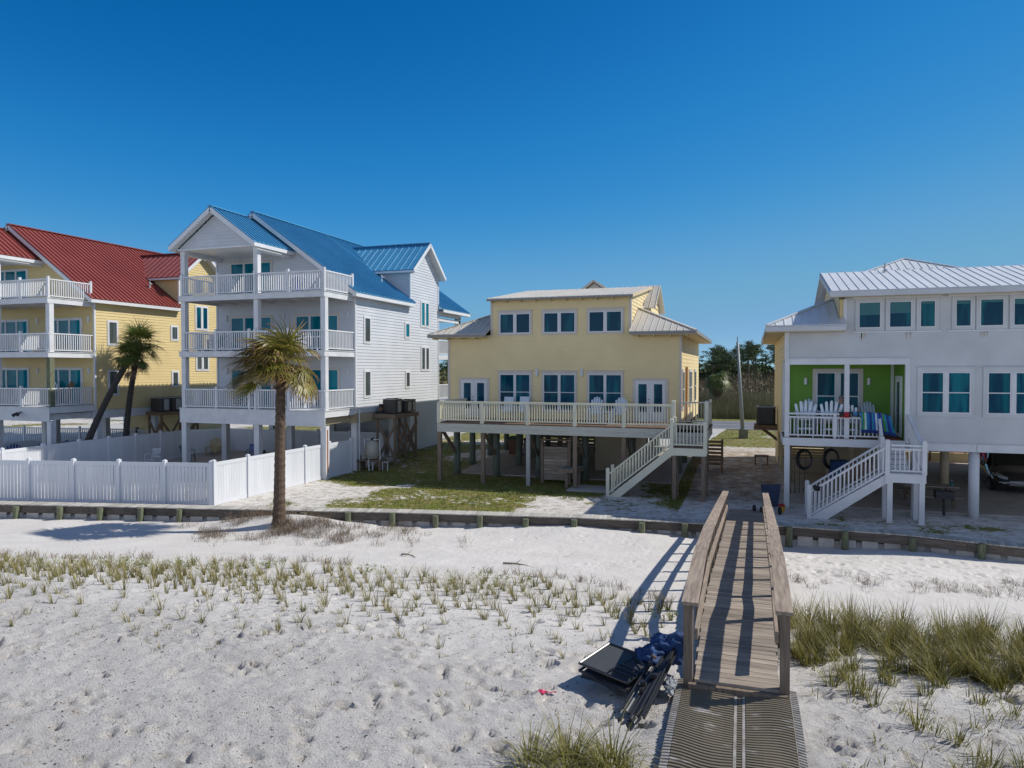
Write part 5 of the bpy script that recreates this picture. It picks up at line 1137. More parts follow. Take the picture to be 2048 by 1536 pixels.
b=MB(); b.beam((0,-.105,1.36),(0,-.13,1.34),.025,.03); b.build('nose',mSkin,pr)
b=MB()
for s in (-1,1): b.box(s*.03-.012,s*.03+.012,-.103,-.098,1.385,1.395)
b.build('eyes',mBlack,pr)
# towel and cloths on the porch rail
def cloth(name,label,cat,x0,x1,y,ztop,drop,mats,stripes,parent=None,seed=1,back=.25,slant=0):
    b=MB(); n=34; r2=random.Random(seed); pr_=[]
    zs=[ztop-back,ztop-back*.5,ztop+.01,ztop+.025,ztop-.0]+[ztop-drop*k/6 for k in range(1,7)]; ys=[y+.07,y+.06,y+.055,y+.0,y-.06]+[y-.07-.012*math.sin(k) for k in range(6)]
    for j,(zz,yy) in enumerate(zip(zs,ys)):
        for i in range(n+1):
            f=i/n; x=x0+(x1-x0)*f+.03*math.sin(j*.6)*(f-.5)+slant*f*f*max(0,j-4)*.035; b.v.append((x,yy-.018*math.sin(f*22+j*.4)*(j>4),zz-slant*f**3*.12*(1 if j>1 else 0)))
    for j in range(len(zs)-1):
        for i in range(n): k=j*(n+1)+i; b.f.append((k,k+1,k+n+2,k+n+1)); b.m.append(stripes[int(i/n*len(stripes))] if j<len(zs)-2 or len(stripes)<3 else 1)
    o=b.build(name,mats); sm=o.modifiers.new('thick','SOLIDIFY'); sm.thickness=.012; tag(o,label,cat); return o
c1=M('towel_navy',(.01,.03,.16),rough=.9);c2=M('towel_teal',(.02,.22,.32),rough=.9);c3=M('towel_green',(.06,.24,.02),rough=.9);c4=M('towel_white',(.5,.6,.62),rough=.9);c5=M('towel_blue',(.02,.09,.35),rough=.9)
cloth('beach_towel','blue, green and white striped beach towel hanging over the green porch rail','towel',3.68,4.62,Y0 if 0 else 27.98,3.53,.70,[c2,c1,c3,c4,c5],[0,2,3,0,4,1,0,4,3,4,1,4,2,0,1,4,0],slant=1)
cloth('dark_towel','crumpled black and red cloth lying over the green porch rail next to the striped towel','cloth',2.98,3.35,27.98,3.52,.16,[mBlack,mRed],[0,0,1,1,0],back=.12,seed=3)
cloth('blue_cloth','small light blue and black cloth on the porch rail touching the striped towel','cloth',3.37,3.66,27.98,3.52,.10,[M('sky_blue_cloth',(.06,.22,.42),rough=.9),mBlack],[1,0,0,1,0],back=.1,seed=4)
cloth('dark_cloth','black cloth over the lower end of the white stair handrail','cloth',2.0,2.22,26.17,1.10,.14,[mBlack],[0],back=.1,seed=5)
b=MB(); b.box(4.35,4.95,28.15,28.4,2.603,2.62); b.build('flip_flop_mat',mRed); o=bpy.data.objects['flip_flop_mat']; o.name='red_cloth'; tag(o,'red cloth lying on the floor of the green porch at the stair head','cloth')
# balcony furniture on the tall houses
adir('white reclined chair on the middle balcony of the yellow house',(-35.9,27.6,5.97),-.5,mChairW,top=1.05,sh=.35)
adir('pale blue adirondack chair on the lowest balcony of the yellow house',(-36.0,28.2,3.18),.3,mChairW,top=1.25,sh=.5)
adir('brown adirondack chair beside the wooden post on the lowest balcony of the yellow house',(-34.9,28.2,3.18),-.3,mBrownSlat,top=1.25,sh=.5)
for i,(x,z,m,tx) in enumerate(((-2.2,5.97,mBlueCh,'navy blue chair on the middle balcony of the blue-roofed house, right of the palm'),(-6.8,8.70,mChairW,'white chair on the top balcony of the blue-roofed house, under the porch gable'),(-5.2,3.18,mBlueCh,'navy blue chair on the lowest balcony of the blue-roofed house, left of the palm crown'),(-7.3,5.97,mTealPl,'teal chair at the left end of the middle balcony of the blue-roofed house'),(-2.6,8.70,mBlueCh,'navy blue chair on the open right half of the top balcony'),(-2.0,3.18,mChairW,'white chair on the lowest balcony of the blue-roofed house, right of the palm'))):
    adir(tx,(-18.55+x,30.7-1.25,z),.2*(-1)**i,m,top=.98)
table('white plastic table on the middle balcony of the blue-roofed house',(-20.0,29.4,5.97),.8,.7,.7,mPVC)
# yard furniture
adir('tan plastic adirondack chair on the patio behind the white fence',(-29.0,32.7,.05),.3,mTanCh,top=1.1,sh=.4,wd=.62)
def plastic_chair(label,loc,rz,mat,back='slat'):
    t=rot_thing('plastic_chair',label,'chair',loc,rz); b=MB(); 
    b.hexa([(-.24,-.24,.40),(.24,-.24,.40),(.21,.22,.38),(-.21,.22,.38),(-.24,-.24,.43),(.24,-.24,.43),(.21,.22,.41),(-.21,.22,.41)]); b.build('seat',mat,t)
    b=MB()
    for k in range(4): z=.52+k*.1; b.beam((-.21,.24+.2*(z-.4),z),(.21,.24+.2*(z-.4),z),.02,.07)
    for s in (-1,1): b.beam((s*.23,.22,.40),(s*.23,.36,.92),.03,.05)
    b.beam((-.23,.35,.90),(.23,.35,.90),.025,.07); b.build('backrest',mat,t)
    for s in (-1,1):
        b=MB(); b.path([(s*.27,-.24,.42),(s*.28,-.25,.62),(s*.28,-.1,.66),(s*.27,.25,.66)],.022,n=6); b.build('arm',mat,t)
        for y in (-.24,.24): b=MB(); b.beam((s*.22,y,.40),(s*.27,y*1.15,0),.04,.04); b.build('leg',mat,t)
    return t
plastic_chair('teal plastic armchair on the patio beside the left white column',(-28.9,30.7,.05),1.9,mTealPl)
plastic_chair('white slatted plastic chair on the patio near the fence corner between the houses',(-29.2,28.6,.05),.15,mPVC)
plastic_chair('bright blue small chair on the patio behind the white fence, beside the middle column',(-25.9,32.2,.02),.4,M('bright_blue_plastic',(.01,.13,.5),rough=.4))
for lx,px_,py_ in (('left of',-24.6,31.2),('right of',-23.2,32.0)):
    t=rot_thing('planter','dark square planter pot on the patio, seen just %s the big palm trunk'%lx,'planter',(px_,py_,.05),0); b=MB(); b.hexa([(-.13,-.13,.35),(.13,-.13,.35),(.13,.13,.35),(-.13,.13,.35),(-.2,-.2,.75),(.2,-.2,.75),(.2,.2,.75),(-.2,.2,.75)]); b.build('pot',mDarkGrey,t)
    b=MB(); b.box(-.1,.1,-.1,.1,0,.349); b.build('stand',mBrownSlat,t)
    b=MB(); b.a=[]
    for k in range(8): blade(b,(0,0,.74),r.uniform(0,6.3),.3,.8,.01,r,.9)
    b.build('dry_plant',mDry,t)
for i,(x,y) in enumerate(((-37.4,27.2),(-36.2,27.6),(-37.0,29.6))): adir(('navy blue adirondack chair on the yellow house patio, cut by the left picture edge','navy blue adirondack chair on the yellow house patio, the middle one of three','navy blue adirondack chair on the yellow house patio, partly behind the white column')[i],(x,y,.06),.6-.5*i,mBlueCh,top=1.0)
# ------------------------------------------------------------------ AC units and platforms
def ac_unit(name,label,loc,w=.8,h=.75,mat=None,group=None,rz=0):
    t=rot_thing(name,label,'air conditioner',loc,rz,group); b=MB(); P=[]; rr_=.12; n=4
    for cx,cy,a0 in ((w/2-rr_,w/2-rr_,0),(-w/2+rr_,w/2-rr_,90),(-w/2+rr_,-w/2+rr_,180),(w/2-rr_,-w/2+rr_,270)):
        for k in range(n+1): a=rad(a0+90*k/n); P.append((cx+rr_*math.cos(a),cy+rr_*math.sin(a)))
    b.prism(P,'z',.03,h-.05); b.build('casing',mDarkGrey,t)
    b=MB()
    for k in range(14): z=.08+k*(h-.16)/14; b.prism([(x*1.012,y*1.012) for x,y in P],'z',z,z+.018)
    b.build('louvres',mat or mDarkGrey,t)
    b=MB(); b.prism([(x*1.03,y*1.03) for x,y in P],'z',h-.05,h-.01); b.build('top_rim',mLtGrey,t)
    b=MB()
    for k in range(5): b.lathe((0,0,h-.009),[(.06+k*.065,0),(.06+k*.065,.012),(.07+k*.065,.012),(.07+k*.065,0)],n=20)
    for k in range(8): a=k*math.pi/8; b.beam((-.33*math.cos(a),-.33*math.sin(a),h+.004),(.33*math.cos(a),.33*math.sin(a),h+.004),.012,.008)
    b.build('fan_grille',mBlack,t)
    b=MB(); b.box(w/2-.02,w/2+.015,-.15,.2,.08,h-.12); b.build('service_panel',mLtGrey,t); return t
def platform(name,label,x0,x1,y0,y1,z,zg,mat,posts,braces=True):
    t=thing(name,label,'platform',((x0+x1)/2,(y0+y1)/2,zg)); b=MB(); n=int((y1-y0)/.15)
    for k in range(n): b.box(x0,x1,y0+k*(y1-y0)/n,y0+(k+.94)*(y1-y0)/n,z-.04,z)
    b.build('deck_boards',mat,t); b=MB(); b.box(x0-.02,x1+.02,y0-.04,y0-.001,z-.2,z-.02); b.box(x1+.001,x1+.04,y0,y1,z-.2,z-.02); b.box(x0,x1,y1,y1+.04,z-.2,z-.02); b.build('rim_board',mat,t)
    for px,py in posts: b=MB(); b.box(px-.05,px+.05,py-.05,py+.05,zg-.2,z-.05); b.build('post',mat,t)
    if braces:
        for i in range(len(posts)-1):
            (ax_,ay_),(bx_,by_)=posts[i],posts[i+1]; 
            for za,zb_ in ((zg+.3,z-.5),(z-.5,zg+.3)): b=MB(); o_=.06 if za<zb_ else .11; b.beam((ax_+o_,ay_-o_,za),(bx_+o_,by_-o_,zb_),.04,.14); b.build('brace',mat,t)
    return t
platform('ac_platform','tall cross-braced timber platform carrying air conditioners beside the white siding wall',-18.4,-17.2,32.3,34.9,2.78,.15,mWoodV,[(-18.3,32.4),(-17.3,32.4),(-17.3,33.6),(-17.3,34.8),(-18.3,34.8)])
ac_unit('ac_unit','black round-cornered air conditioner, front one on the platform by the white wall',(-17.75,33.0,2.79),w=.78,h=.78)
ac_unit('ac_unit','black air conditioner, middle one of three on the platform by the white wall',(-17.6,34.0,2.79),w=.66,h=.68)
ac_unit('ac_unit','black air conditioner, rear one of three on the platform by the white wall',(-17.6,34.65,2.79),w=.56,h=.68)
t=thing('pump_motor','small black and orange pump motor at the front corner of the timber platform','pump',(-18.2,32.5,2.79)); b=MB(); b.tube((-18.35,32.5,2.9),(-18.0,32.5,2.9),.09,n=10); b.build('motor',mBlack,t); b=MB(); b.box(-18.2,-18.08,32.45,32.56,2.99,3.12); b.build('switch_box',mRust,t); b=MB(); b.box(-18.22,-18.06,32.43,32.58,3.121,3.3); b.build('cap',mBlack,t)
platform('ac_platform','cross-braced timber platform with black air conditioners beside the yellow wall',-33.3,-32.2,32.2,35.2,2.62,.15,mBrownSlat,[(-33.2,32.3),(-32.3,32.3),(-32.3,33.7),(-32.3,35.1),(-33.2,35.1)])
for i,y in enumerate((32.7,33.6,34.5)): ac_unit('ac_unit',('dark air conditioner with brown side, leftmost on the platform by the yellow wall','dark air conditioner, middle of three on the platform by the yellow wall','dark air conditioner, rightmost on the platform by the yellow wall')[i],(-32.75,y,2.63),w=.8,h=.82)
PLT=platform('ac_platform','small wooden shelf platform beside the cream side wall of the green-porch house',.1,1.12,35.3,36.7,2.45,.4,mBrownSlat,[],False)
for yy in (35.5,36.5): b=MB(); b.beam((.3,yy,2.38),(1.13,yy,1.75),.05,.08); b.build('bracket',mBrownSlat,PLT)
ac_unit('ac_unit','single dark grey air conditioner on the shelf left of the green-porch house',(.62,36.0,2.46),w=.85,h=.88)
# pool filters
def filt(label,x,y,z0,s=1.):
    t=rot_thing('pool_filter',label,'pool filter',(x,y,z0),0)
    b=MB(); b.lathe((0,0,0),[(.25*s,.55),(.33*s,.62),(.36*s,.75),(.36*s,1.15),(.31*s,1.32),(.18*s,1.42),(.08*s,1.45)],n=18); b.build('tank',mTank,t,smooth=True)
    b=MB(); b.tube((0,0,1.44),(0,0,1.56),.09,n=10); b.tube((0,0,1.55),(.08,0,1.6),.02); b.build('valve',mBlack,t)
    b=MB(); b.path([(.08,-.02,1.5),(.45,-.05,1.5),(.45,-.05,.45),(.62,-.1,.42),(.62,-.1,0)],.03,n=6); b.path([(-.08,-.02,1.5),(-.42,-.05,1.5),(-.42,-.05,.5)],.03,n=6); b.path([(.2,-.3,.5),(.2,-.35,0)],.03,n=6); b.path([(0,-.3,.55),(.05,-.5,.5),(.1,-.5,0)],.03,n=6); b.path([(.75,-.2,.42),(.95,-.2,.42),(.95,-.2,0)],.03,n=6); b.build('white_pipes',mPVC,t)
    b=MB(); b.box(-.7,.6,-.35,.4,.42,.5); b.box(-.65,-.57,-.3,.3,0,.42); b.box(.5,.58,-.3,.3,0,.42); b.build('stand',mWoodV,t)
    b=MB(); b.lathe((-.45,-.1,.5),[(.09,0),(.1,.05),(.1,.2),(.05,.24)],n=10); b.tube((-.45,-.1,.6),(-.15,-.1,.6),.07,n=10); b.build('pump',mTank,t)
    return t
filt('beige pool filter tank with white pipes in front of the platform by the white wall',-17.9,31.2,.1,1.0)
filt('beige pool filter tank with white pipes behind the fence, between two palm trunks',-32.3,30.0,.05,1.05)
# shower stall, bench, bins, screen, pole, seat
t=thing('outdoor_shower','weathered horizontal slat shower stall standing under the cream house deck','shower',(-8.2,30.4,0)); b=MB()
for k in range(11): b.box(-8.78,-7.68,30.33,30.36,.18+k*.135,.18+k*.135+.125)
b.build('slat_panel',mWood,t)
for x in (-8.85,-7.6): b=MB(); b.box(x-.06,x+.06,30.3,30.4,-.1,1.95); b.build('post',mWoodV,t)
b=MB(); b.box(-8.92,-7.5,30.29,30.41,1.951,1.98); b.build('top_rail',mWood,t); b=MB(); 
for k in range(11): b.box(-8.87,-8.84,30.42,31.0,.18+k*.135,.18+k*.135+.125)
b.build('side_panel',mWood,t)
t=thing('wooden_bench','short weathered plank bench in front of the slatted shower stall','bench',(-7.4,29.9,0)); b=MB()
for k in range(4): b.hexa([(-7.85+k*.17,29.35,.80),(-7.70+k*.17,29.35,.80),(-7.35+k*.13,30.4,.80),(-7.46+k*.13,30.4,.80),(-7.85+k*.17,29.35,.85),(-7.70+k*.17,29.35,.85),(-7.35+k*.13,30.4,.85),(-7.46+k*.13,30.4,.85)])
b.build('top',M('blue_grey_bench_boards',(.14,.22,.24),(.2,.2,.19),rough=.8,scale=3,island=.2),t); b=MB(); b.box(-7.86,-7.18,29.31,29.348,.68,.84); b.beam((-7.18,29.36,.74),(-6.95,30.4,.74),.04,.16); b.build('apron',mWoodV,t)
for x,y in ((-7.5,29.45),(-7.15,30.3)): b=MB(); b.box(x-.06,x+.06,y-.05,y+.05,-.05,.79); b.build('leg',mWoodV,t)
def bin_(label,x,y,lid):
    t=rot_thing('wheelie_bin',label,'trash bin',(x,y,.32),0); b=MB(); b.hexa([(-.22,-.25,.06),(.22,-.25,.06),(.22,.25,.06),(-.22,.25,.06),(-.29,-.33,.98),(.29,-.33,.98),(.29,.33,.98),(-.29,.33,.98)]); b.build('body',mBin,t)
    b=MB(); b.hexa([(-.31,-.36,.985),(.31,-.36,.985),(.31,.36,.985),(-.31,.36,.985),(-.27,-.3,1.08),(.27,-.3,1.08),(.27,.36,1.1),(-.27,.36,1.1)]); b.build('lid',lid,t)
    for s in (-1,1): b=MB(); b.tube((s*.24,.26,.1),(s*.3,.26,.1),.1,n=12); b.build('wheel',mTyre,t)
bin_('brown wheelie bin with green lid under the cream house',-12.3,36.8,M('green_lid',(.03,.10,.05),rough=.6)); bin_('brown wheelie bin with black lid under the cream house',-11.3,36.5,mBlack)
t=thing('cool_box','small grey box on the slab between the two brown bins','box',(-11.8,37.2,.3)); b=MB(); b.box(-12.0,-11.6,37.0,37.35,.33,.72); b.build('box_body',mLtGrey,t); b=MB(); b.box(-12.02,-11.58,36.98,37.37,.721,.78); b.build('lid',mWhitePaint,t)
t=thing('slatted_gate_screen','brown wooden slat screen right of the cream house piles','screen',(-2.0,34.2,.3)); b=MB()
for k in range(7): b.box(-2.55,-1.32,34.1,34.13,.65+k*.17,.65+k*.17+.115)
b.build('slats',mBrownSlat,t)
for x in (-2.6,-1.95,-1.3): b=MB(); b.box(x-.05,x+.05,34.131,34.22,-.1,1.85); b.build('post',mBrownSlat,t)
b=MB(); b.box(-2.6,-1.25,34.25,34.9,.85,.9); b.build('shelf',mBrownSlat,t)
t=rot_thing('utility_pole','pale metal lamp pole leaning left behind the yards','pole',(-.55,50.6,.4),0); b=MB(); b.tube((0,0,-.2),(-.42,.15,6.55),.14,.085,n=12); b.build('shaft',mGalv,t,smooth=True); b=MB(); b.box(-.3,.3,-.25,.25,-.1,.62); b.build('base_box',M('green_grey_box',(.16,.18,.15),rough=.7),t); b=MB(); b.tube((-.42,.15,6.55),(-.43,.15,6.9),.03); b.build('tip',mGalv,t)
t=rot_thing('low_stool','low brown wooden stool on the sandy strip right of the cream house','stool',(.45,36.9,.4),0); b=MB()
for k in range(4): b.box(-.33,.33,-.3+k*.15,-.3+k*.15+.13,.42,.46)
b.build('seat',mBrownSlat,t)
for sx in (-1,1):
    for sy in (-1,1): b=MB(); b.box(sx*.28-.03,sx*.28+.03,sy*.24-.03,sy*.24+.03,-.05,.419); b.build('leg',mBrownSlat,t)
# beach cart, toy bucket
t=rot_thing('beach_cart','folded navy blue beach cart with two black poles standing beyond the boardwalk end','cart',(.62,26.6,0),.15); b=MB()
b.hexa([(-.25,-.12,.25),(.25,-.12,.25),(.2,.12,.22),(-.2,.12,.22),(-.32,-.2,1.02),(.32,-.2,1.05),(.3,.12,1.02),(-.3,.12,1.0)]); b.build('bag',M('dark_navy_canvas',(.012,.03,.075),(.008,.018,.045),rough=.8,scale=9),t)
for x in (-.28,.28): b=MB(); b.path([(x*.6,.0,.15),(x,.1,1.0),(x*1.1,.2,2.0)],.014,n=5); b.build('handle',mBlackTube,t)
for x in (-.3,.3,-.52): b=MB(); b.tube((x-.04,-.15 if x>-.5 else .1,.13),(x+.05,-.15 if x>-.5 else .1,.13),.13,n=14); b.build('wheel',mTyre,t)
t=rot_thing('toy_bucket','small yellow and red toy bucket on the sand beside the blue beach cart','toy',(1.02,27.0,0),0); b=MB(); b.lathe((0,0,0),[(.09,0),(.13,.2),(.14,.21)],n=12); b.build('bucket',M('yellow_plastic',(.6,.35,.03),rough=.4),t); b=MB(); b.lathe((0,0,.215),[(.13,0),(.1,.06),(.02,.09)],n=12); b.build('lid',mRed,t)
for i,(x,y) in enumerate(((2.0,30.9),(3.05,31.4))):
    t=rot_thing('hanging_hose','coil of black hose hanging under the green porch, %s one'%('left' if not i else 'right'),'hose',(x,y,1.45),0); b=MB()
    for k in range(5): b.path([(.30*math.cos(a)*(1-.06*k)+.01*k,.02*k+.01*math.sin(a*3+k),.42*math.sin(a)*(1-.05*k)) for a in np.linspace(0,6.28,25)],.018,n=5)
    b.build('coil',mBlack,t); b=MB(); b.tube((0,0,.42),(0,0,.85),.01,n=4); b.build('hanger',mBlack,t)
t=rot_thing('covered_crate','pinkish brown crate with a blue tarp over its end, under the green porch','crate',(3.95,31.6,0),0); b=MB(); b.box(-.75,.75,-.3,.3,.75,1.35); b.build('box_body',M('pink_brown_board',(.25,.15,.12),rough=.8),t); b=MB(); b.hexa([(-.95,-.36,.55),(-.6,-.36,.75),(-.6,.3,.7),(-.95,.3,.6),(-.9,-.36,1.35),(-.3,-.36,1.42),(-.3,.3,1.4),(-.9,.3,1.36)]); b.build('tarp',mBlueCloth,t); b=MB(); b.box(-.7,-.62,-.25,.25,0,.749); b.box(.6,.68,-.25,.25,0,.749); b.build('trestle',mWoodV,t)
for i in range(4):
    t=rot_thing('fishing_rod','thin black fishing rod leaning among others under the left end of the green porch','fishing rod',(1.5+i*.16,30.6+.1*i,0),0,'fishing rods leaning under the green porch'); b=MB(); b.tube((0,0,0),(.1*(i-1.5),.2,2.1),.014,.004,n=5); b.build('shaft',mBlack,t); b=MB(); b.tube((0,0,.02),(.012*(i-1.5),.024,.3),.022,n=6); b.build('grip',mDarkGrey,t)
# picnic table, grill, bottle
t=rot_thing('picnic_table','grey weathered picnic table in the shade under the right-hand house','picnic table',(6.25,29.9,.04),.05); b=MB()
for k in range(5): b.box(-.9,.9,-.38+k*.155,-.38+k*.155+.145,.72,.76)
b.build('tabletop',mWood,t)
for s in (-1,1):
    b=MB(); b.box(-.9,.9,s*.72-.13,s*.72+.13,.42,.46); b.build('bench_seat',mWood,t)
    b=MB(); b.beam((s*.65,-.7,.0),(s*.65,-.2,.71),.05,.1,up=(1,0,0)); b.beam((s*.65,.7,.0),(s*.65,.2,.71),.05,.1,up=(1,0,0)); b.box(s*.65-.06,s*.65-.026,-.8,.8,.34,.41); b.build('leg_frame',mWoodV,t)
t=rot_thing('bottle','small pale blue bottle standing on the picnic table','bottle',(6.95,29.75,.80),0); b=MB(); b.lathe((0,0,0),[(.04,0),(.045,.12),(.015,.17),(.015,.2)],n=10); b.build('bottle_body',mTealPl,t); b=MB(); b.lathe((0,0,.201),[(.017,0),(.017,.025)],n=8); b.build('cap',mPVC,t)
t=rot_thing('park_grill','black charcoal grill on a single post in front of the picnic table','grill',(6.35,28.15,0),0); b=MB(); b.tube((0,0,-.2),(0,0,.62),.045,n=10); b.build('post',mBlack,t); b=MB(); b.box(-.28,.28,-.2,-.18,.62,.86); b.box(-.28,.28,.18,.2,.62,.86); b.box(-.28,-.26,-.179,.179,.62,.86); b.box(.26,.28,-.179,.179,.62,.86); b.box(-.28,.28,-.2,.2,.60,.619); b.build('firebox',mBlack,t); b=MB()
for k in range(9): b.tube((-.25+k*.06,-.17,.80),(-.25+k*.06,.17,.80),.006,n=4)
b.build('grate',mDarkGrey,t)
# ------------------------------------------------------------------ cars
def car(name,label,loc,rz,paint,suv=True,L_=4.6,Wd=1.86,Ht=1.68):
    t=rot_thing(name,label,'car',loc,rz); hl=L_/2; hw=Wd/2   # front towards -Y
    # body sections from front to back: y, z_low, z_belt, z_roof, halfwidth low, belt, roof
    sec=[(-hl,.38,.62,.66,.62,.60,.5),(-hl+.12,.28,.80,.84,.80,.78,.62),(-hl+.55,.26,.93,.97,.90,.86,.70),(-hl+1.15,.26,1.00,1.06,.93,.88,.70),(-hl+1.3,.26,1.01,1.12,.93,.885,.69),(-hl+2.0,.25,1.02,Ht-.06,.93,.89,.60),(-.1+.3,.25,1.03,Ht,.93,.89,.62),(hl-1.1,.26,1.04,Ht-.03,.93,.88,.60),(hl-.35,.30,1.05,Ht-.16,.92,.86,.56),(hl-.06,.38,1.0,1.06,.88,.82,.60),(hl,.45,.85,.9,.8,.74,.6)]
    b=MB(); N_=12
    def ring(s):
        y,zl,zb_,zr,wl,wb,wr=s; wl,wb,wr=[w*hw/.93 for w in (wl,wb,wr)]
        half=[(0,zl-.02),(wl*.8,zl-.02),(wl*.97,zl+.08),(wl,(zl+zb_)/2),(wb,zb_),(wr+(wb-wr)*.12,zr-.07),(wr*.8,zr),(0,zr+.015)]
        return [(x,y,z) for x,z in half]+[(-x,y,z) for x,z in half[-2:0:-1]]
    rings=[ring(s) for s in sec]; n=len(rings[0])
    for rg in rings: b.v+=rg
    for j in range(len(rings)-1):
        for k in range(n): b.f.append((j*n+k,j*n+(k+1)%n,(j+1)*n+(k+1)%n,(j+1)*n+k)); b.m.append(0)
    b.f.append(tuple(range(n))[::-1]); b.m.append(0); b.f.append(tuple((len(rings)-1)*n+k for k in range(n))); b.m.append(0)
    body=b.build('body',paint,t,smooth=True)
    gm=M('car_glass',(.01,.013,.012),(.015,.02,.018),rough=.05,spec=.8); k_=hw/.93
    def gq(name_,*pts): g=MB(); g.quad(*[(x*k_,y,z) for x,y,z in pts]); o=g.build(name_,gm,t); m=o.modifiers.new('t','SOLIDIFY'); m.thickness=.015; return o
    yb0=-hl+1.28; yt=-hl+1.98
    gq('windscreen',(-.70,yb0-.0,1.135),(.70,yb0,1.135),(.585,yt,Ht-.035),(-.585,yt,Ht-.035))
    gq('rear_window',(-.62,hl-.07,1.12),(.62,hl-.07,1.12),(.52,hl-.34,Ht-.17),(-.52,hl-.34,Ht-.17))
    for s in (-1,1):
        gq('side_window',(s*.905,yb0+.25,1.07),(s*.905,.15,1.08),(s*.70,.15,Ht-.12),(s*.70,yt+.12,Ht-.14)); gq('side_window',(s*.905,.22,1.08),(s*.90,hl-.75,1.09),(s*.68,hl-.95,Ht-.14),(s*.70,.22,Ht-.12))
        g=MB(); g.hexa([(s*.45,-hl+.03,.66),(s*.74,-hl+.13,.66),(s*.86,-hl+.45,.78),(s*.8,-hl+.5,.78),(s*.45,-hl+.0,.78),(s*.76,-hl+.07,.80),(s*.90,-hl+.45,.88),(s*.8,-hl+.5,.9)]); g.build('headlight',mLampGl,t)
        g=MB(); g.lathe((0,0,0),[(.001,-.1),(.07,-.08),(.09,0),(.06,.08),(.001,.09)],n=10); o=g.build('wing_mirror',paint,t,smooth=True); o.location=(s*(hw+.1),yb0+.35,1.12)
        for y in (-hl+.88,hl-.85):
            g=MB(); g.tube((s*(hw-.19),y,.34),(s*(hw+.01),y,.34),.345,n=22); w_=g.build('wheel',mTyre,t); g=MB(); g.tube((s*(hw+.005),y,.34),(s*(hw+.02),y,.34),.22,n=18); g.build('rim',mRim,w_)
    g=MB()
    for k in range(4): g.box(-.4,.4,-hl-.012,-hl+.05,.46+k*.05,.48+k*.05)
    g.build('radiator_grille',mLtGrey,t)
    return t
car('parked_car','black car parked nose towards the beach under the right-hand house','xx' and (10.15,34.6,.1),-.10,mCarBlk)
cr=car('parked_car','dark red car parked on the drive behind the right-hand house',(9.9,44.2,.44),.3,mCarRed,Ht=1.6)
t=rot_thing('kayak','bright pink kayak lying across racks behind the black car','kayak',(9.3,40.6,1.75),.1); b=MB(); ks=[(-1.5,.02,.05),(-1.2,.16,.12),(-.6,.32,.17),(0,.37,.18),(.6,.32,.17),(1.2,.16,.12),(1.5,.02,.05)]
for x,w,h in ks: b.v+=[(x,w*math.cos(a),h*math.sin(a)) for a in np.linspace(0,2*math.pi,13)[:-1]]
for j in range(6):
    for k in range(12): b.f.append((j*12+k,j*12+(k+1)%12,(j+1)*12+(k+1)%12,(j+1)*12+k)); b.m.append(0)
b.build('hull',mPink,t,smooth=True); b=MB(); b.lathe((0,0,.165),[(.2,0),(.22,.03),(.18,.03)],n=14); b.build('cockpit_rim',mBlack,t); b=MB()
for x in (-.8,.8): b.box(x-.03,x+.03,-.35,.35,-.24,-.17); b.box(x-.03,x+.03,-.03,.03,-1.4,-.241)
b.build('rack',mWoodV,t)
# ------------------------------------------------------------------ things on the near sand
def fcot():
    zg=sand_z(-1.45,8.4); t=rot_thing('folded_cot','black folded camp cot with mesh bed leaning flat on the sand left of the mat','camp cot',(-1.50,8.35,zg),rad(-24)); 
    def T_(x,y,z): return (x,y,z+.10+.10*(y+.3)-.05*x)
    b=MB()
    for p,q in (((-.34,-.30),(.34,-.30)),((.34,-.30),(.34,.32)),((.34,.32),(-.34,.32)),((-.34,.32),(-.34,-.30))): b.tube(T_(*p,.16),T_(*q,.16),.016,n=7); b.tube(T_(*p,.07),T_(*q,.07),.016,n=7)
    b.build('frame',mBlackTube,t)
    b=MB(); b.hexa([T_(-.33,-.29,.14),T_(.33,-.29,.14),T_(.33,.31,.14),T_(-.33,.31,.14),T_(-.33,-.29,.155),T_(.33,-.29,.155),T_(.33,.31,.155),T_(-.33,.31,.155)]); b.build('fabric',mMesh,t)
    b=MB(); b.hexa([T_(-.32,-.28,.0),T_(.32,-.28,.0),T_(.32,.30,.0),T_(-.32,.30,.0),T_(-.32,-.28,.05),T_(.32,-.28,.05),T_(.32,.30,.05),T_(-.32,.30,.05)]); b.build('lower_fabric',mMesh,t)
    for k,(p,q) in enumerate((((-.3,-.32,.02),(.3,-.33,.1)),((-.25,-.33,.1),(.28,-.34,.02)),((.10,-.2,.18),(.36,-.22,.19)),((.08,-.12,.185),(.36,-.14,.19)),((.1,-.05,.19),(.37,-.06,.19)),((.08,.22,.19),(.36,.05,.2)),((.05,-.24,.175),(.12,.15,.19)))):
        b=MB(); b.tube(T_(*p),T_(*q),.013,n=6); b.build('leg',mBlackTube,t)
    b=MB(); b.tube(T_(.2,.36,.2),T_(.40,.2,.26),.018,n=6); b.build('brown_bar',mBrownSlat,t)
    return t
fcot()
zg=sand_z(-1.05,8.1)
t=rot_thing('folded_canopy','folded canopy frame, a bundle of dark metal poles wrapped at one end in blue cloth','canopy',(-1.05,8.1,zg),0); rr=random.Random(9)
top=Vector((.14,.72,.40)); bot=Vector((-.16,-.52,.05))
for k in range(15):
    a=rr.uniform(-.11,.11); h=rr.uniform(-.06,.07); p=bot+Vector((a*1.3+.02,rr.uniform(-.1,.1),max(.0,h))); q=top+Vector((a*.9,rr.uniform(-.1,.05),h))
    b=MB(); b.tube(p,q,rr.choice((.011,.014,.017)),n=6); b.build('pole',mBlackTube if k%5 else mLtGrey,t)
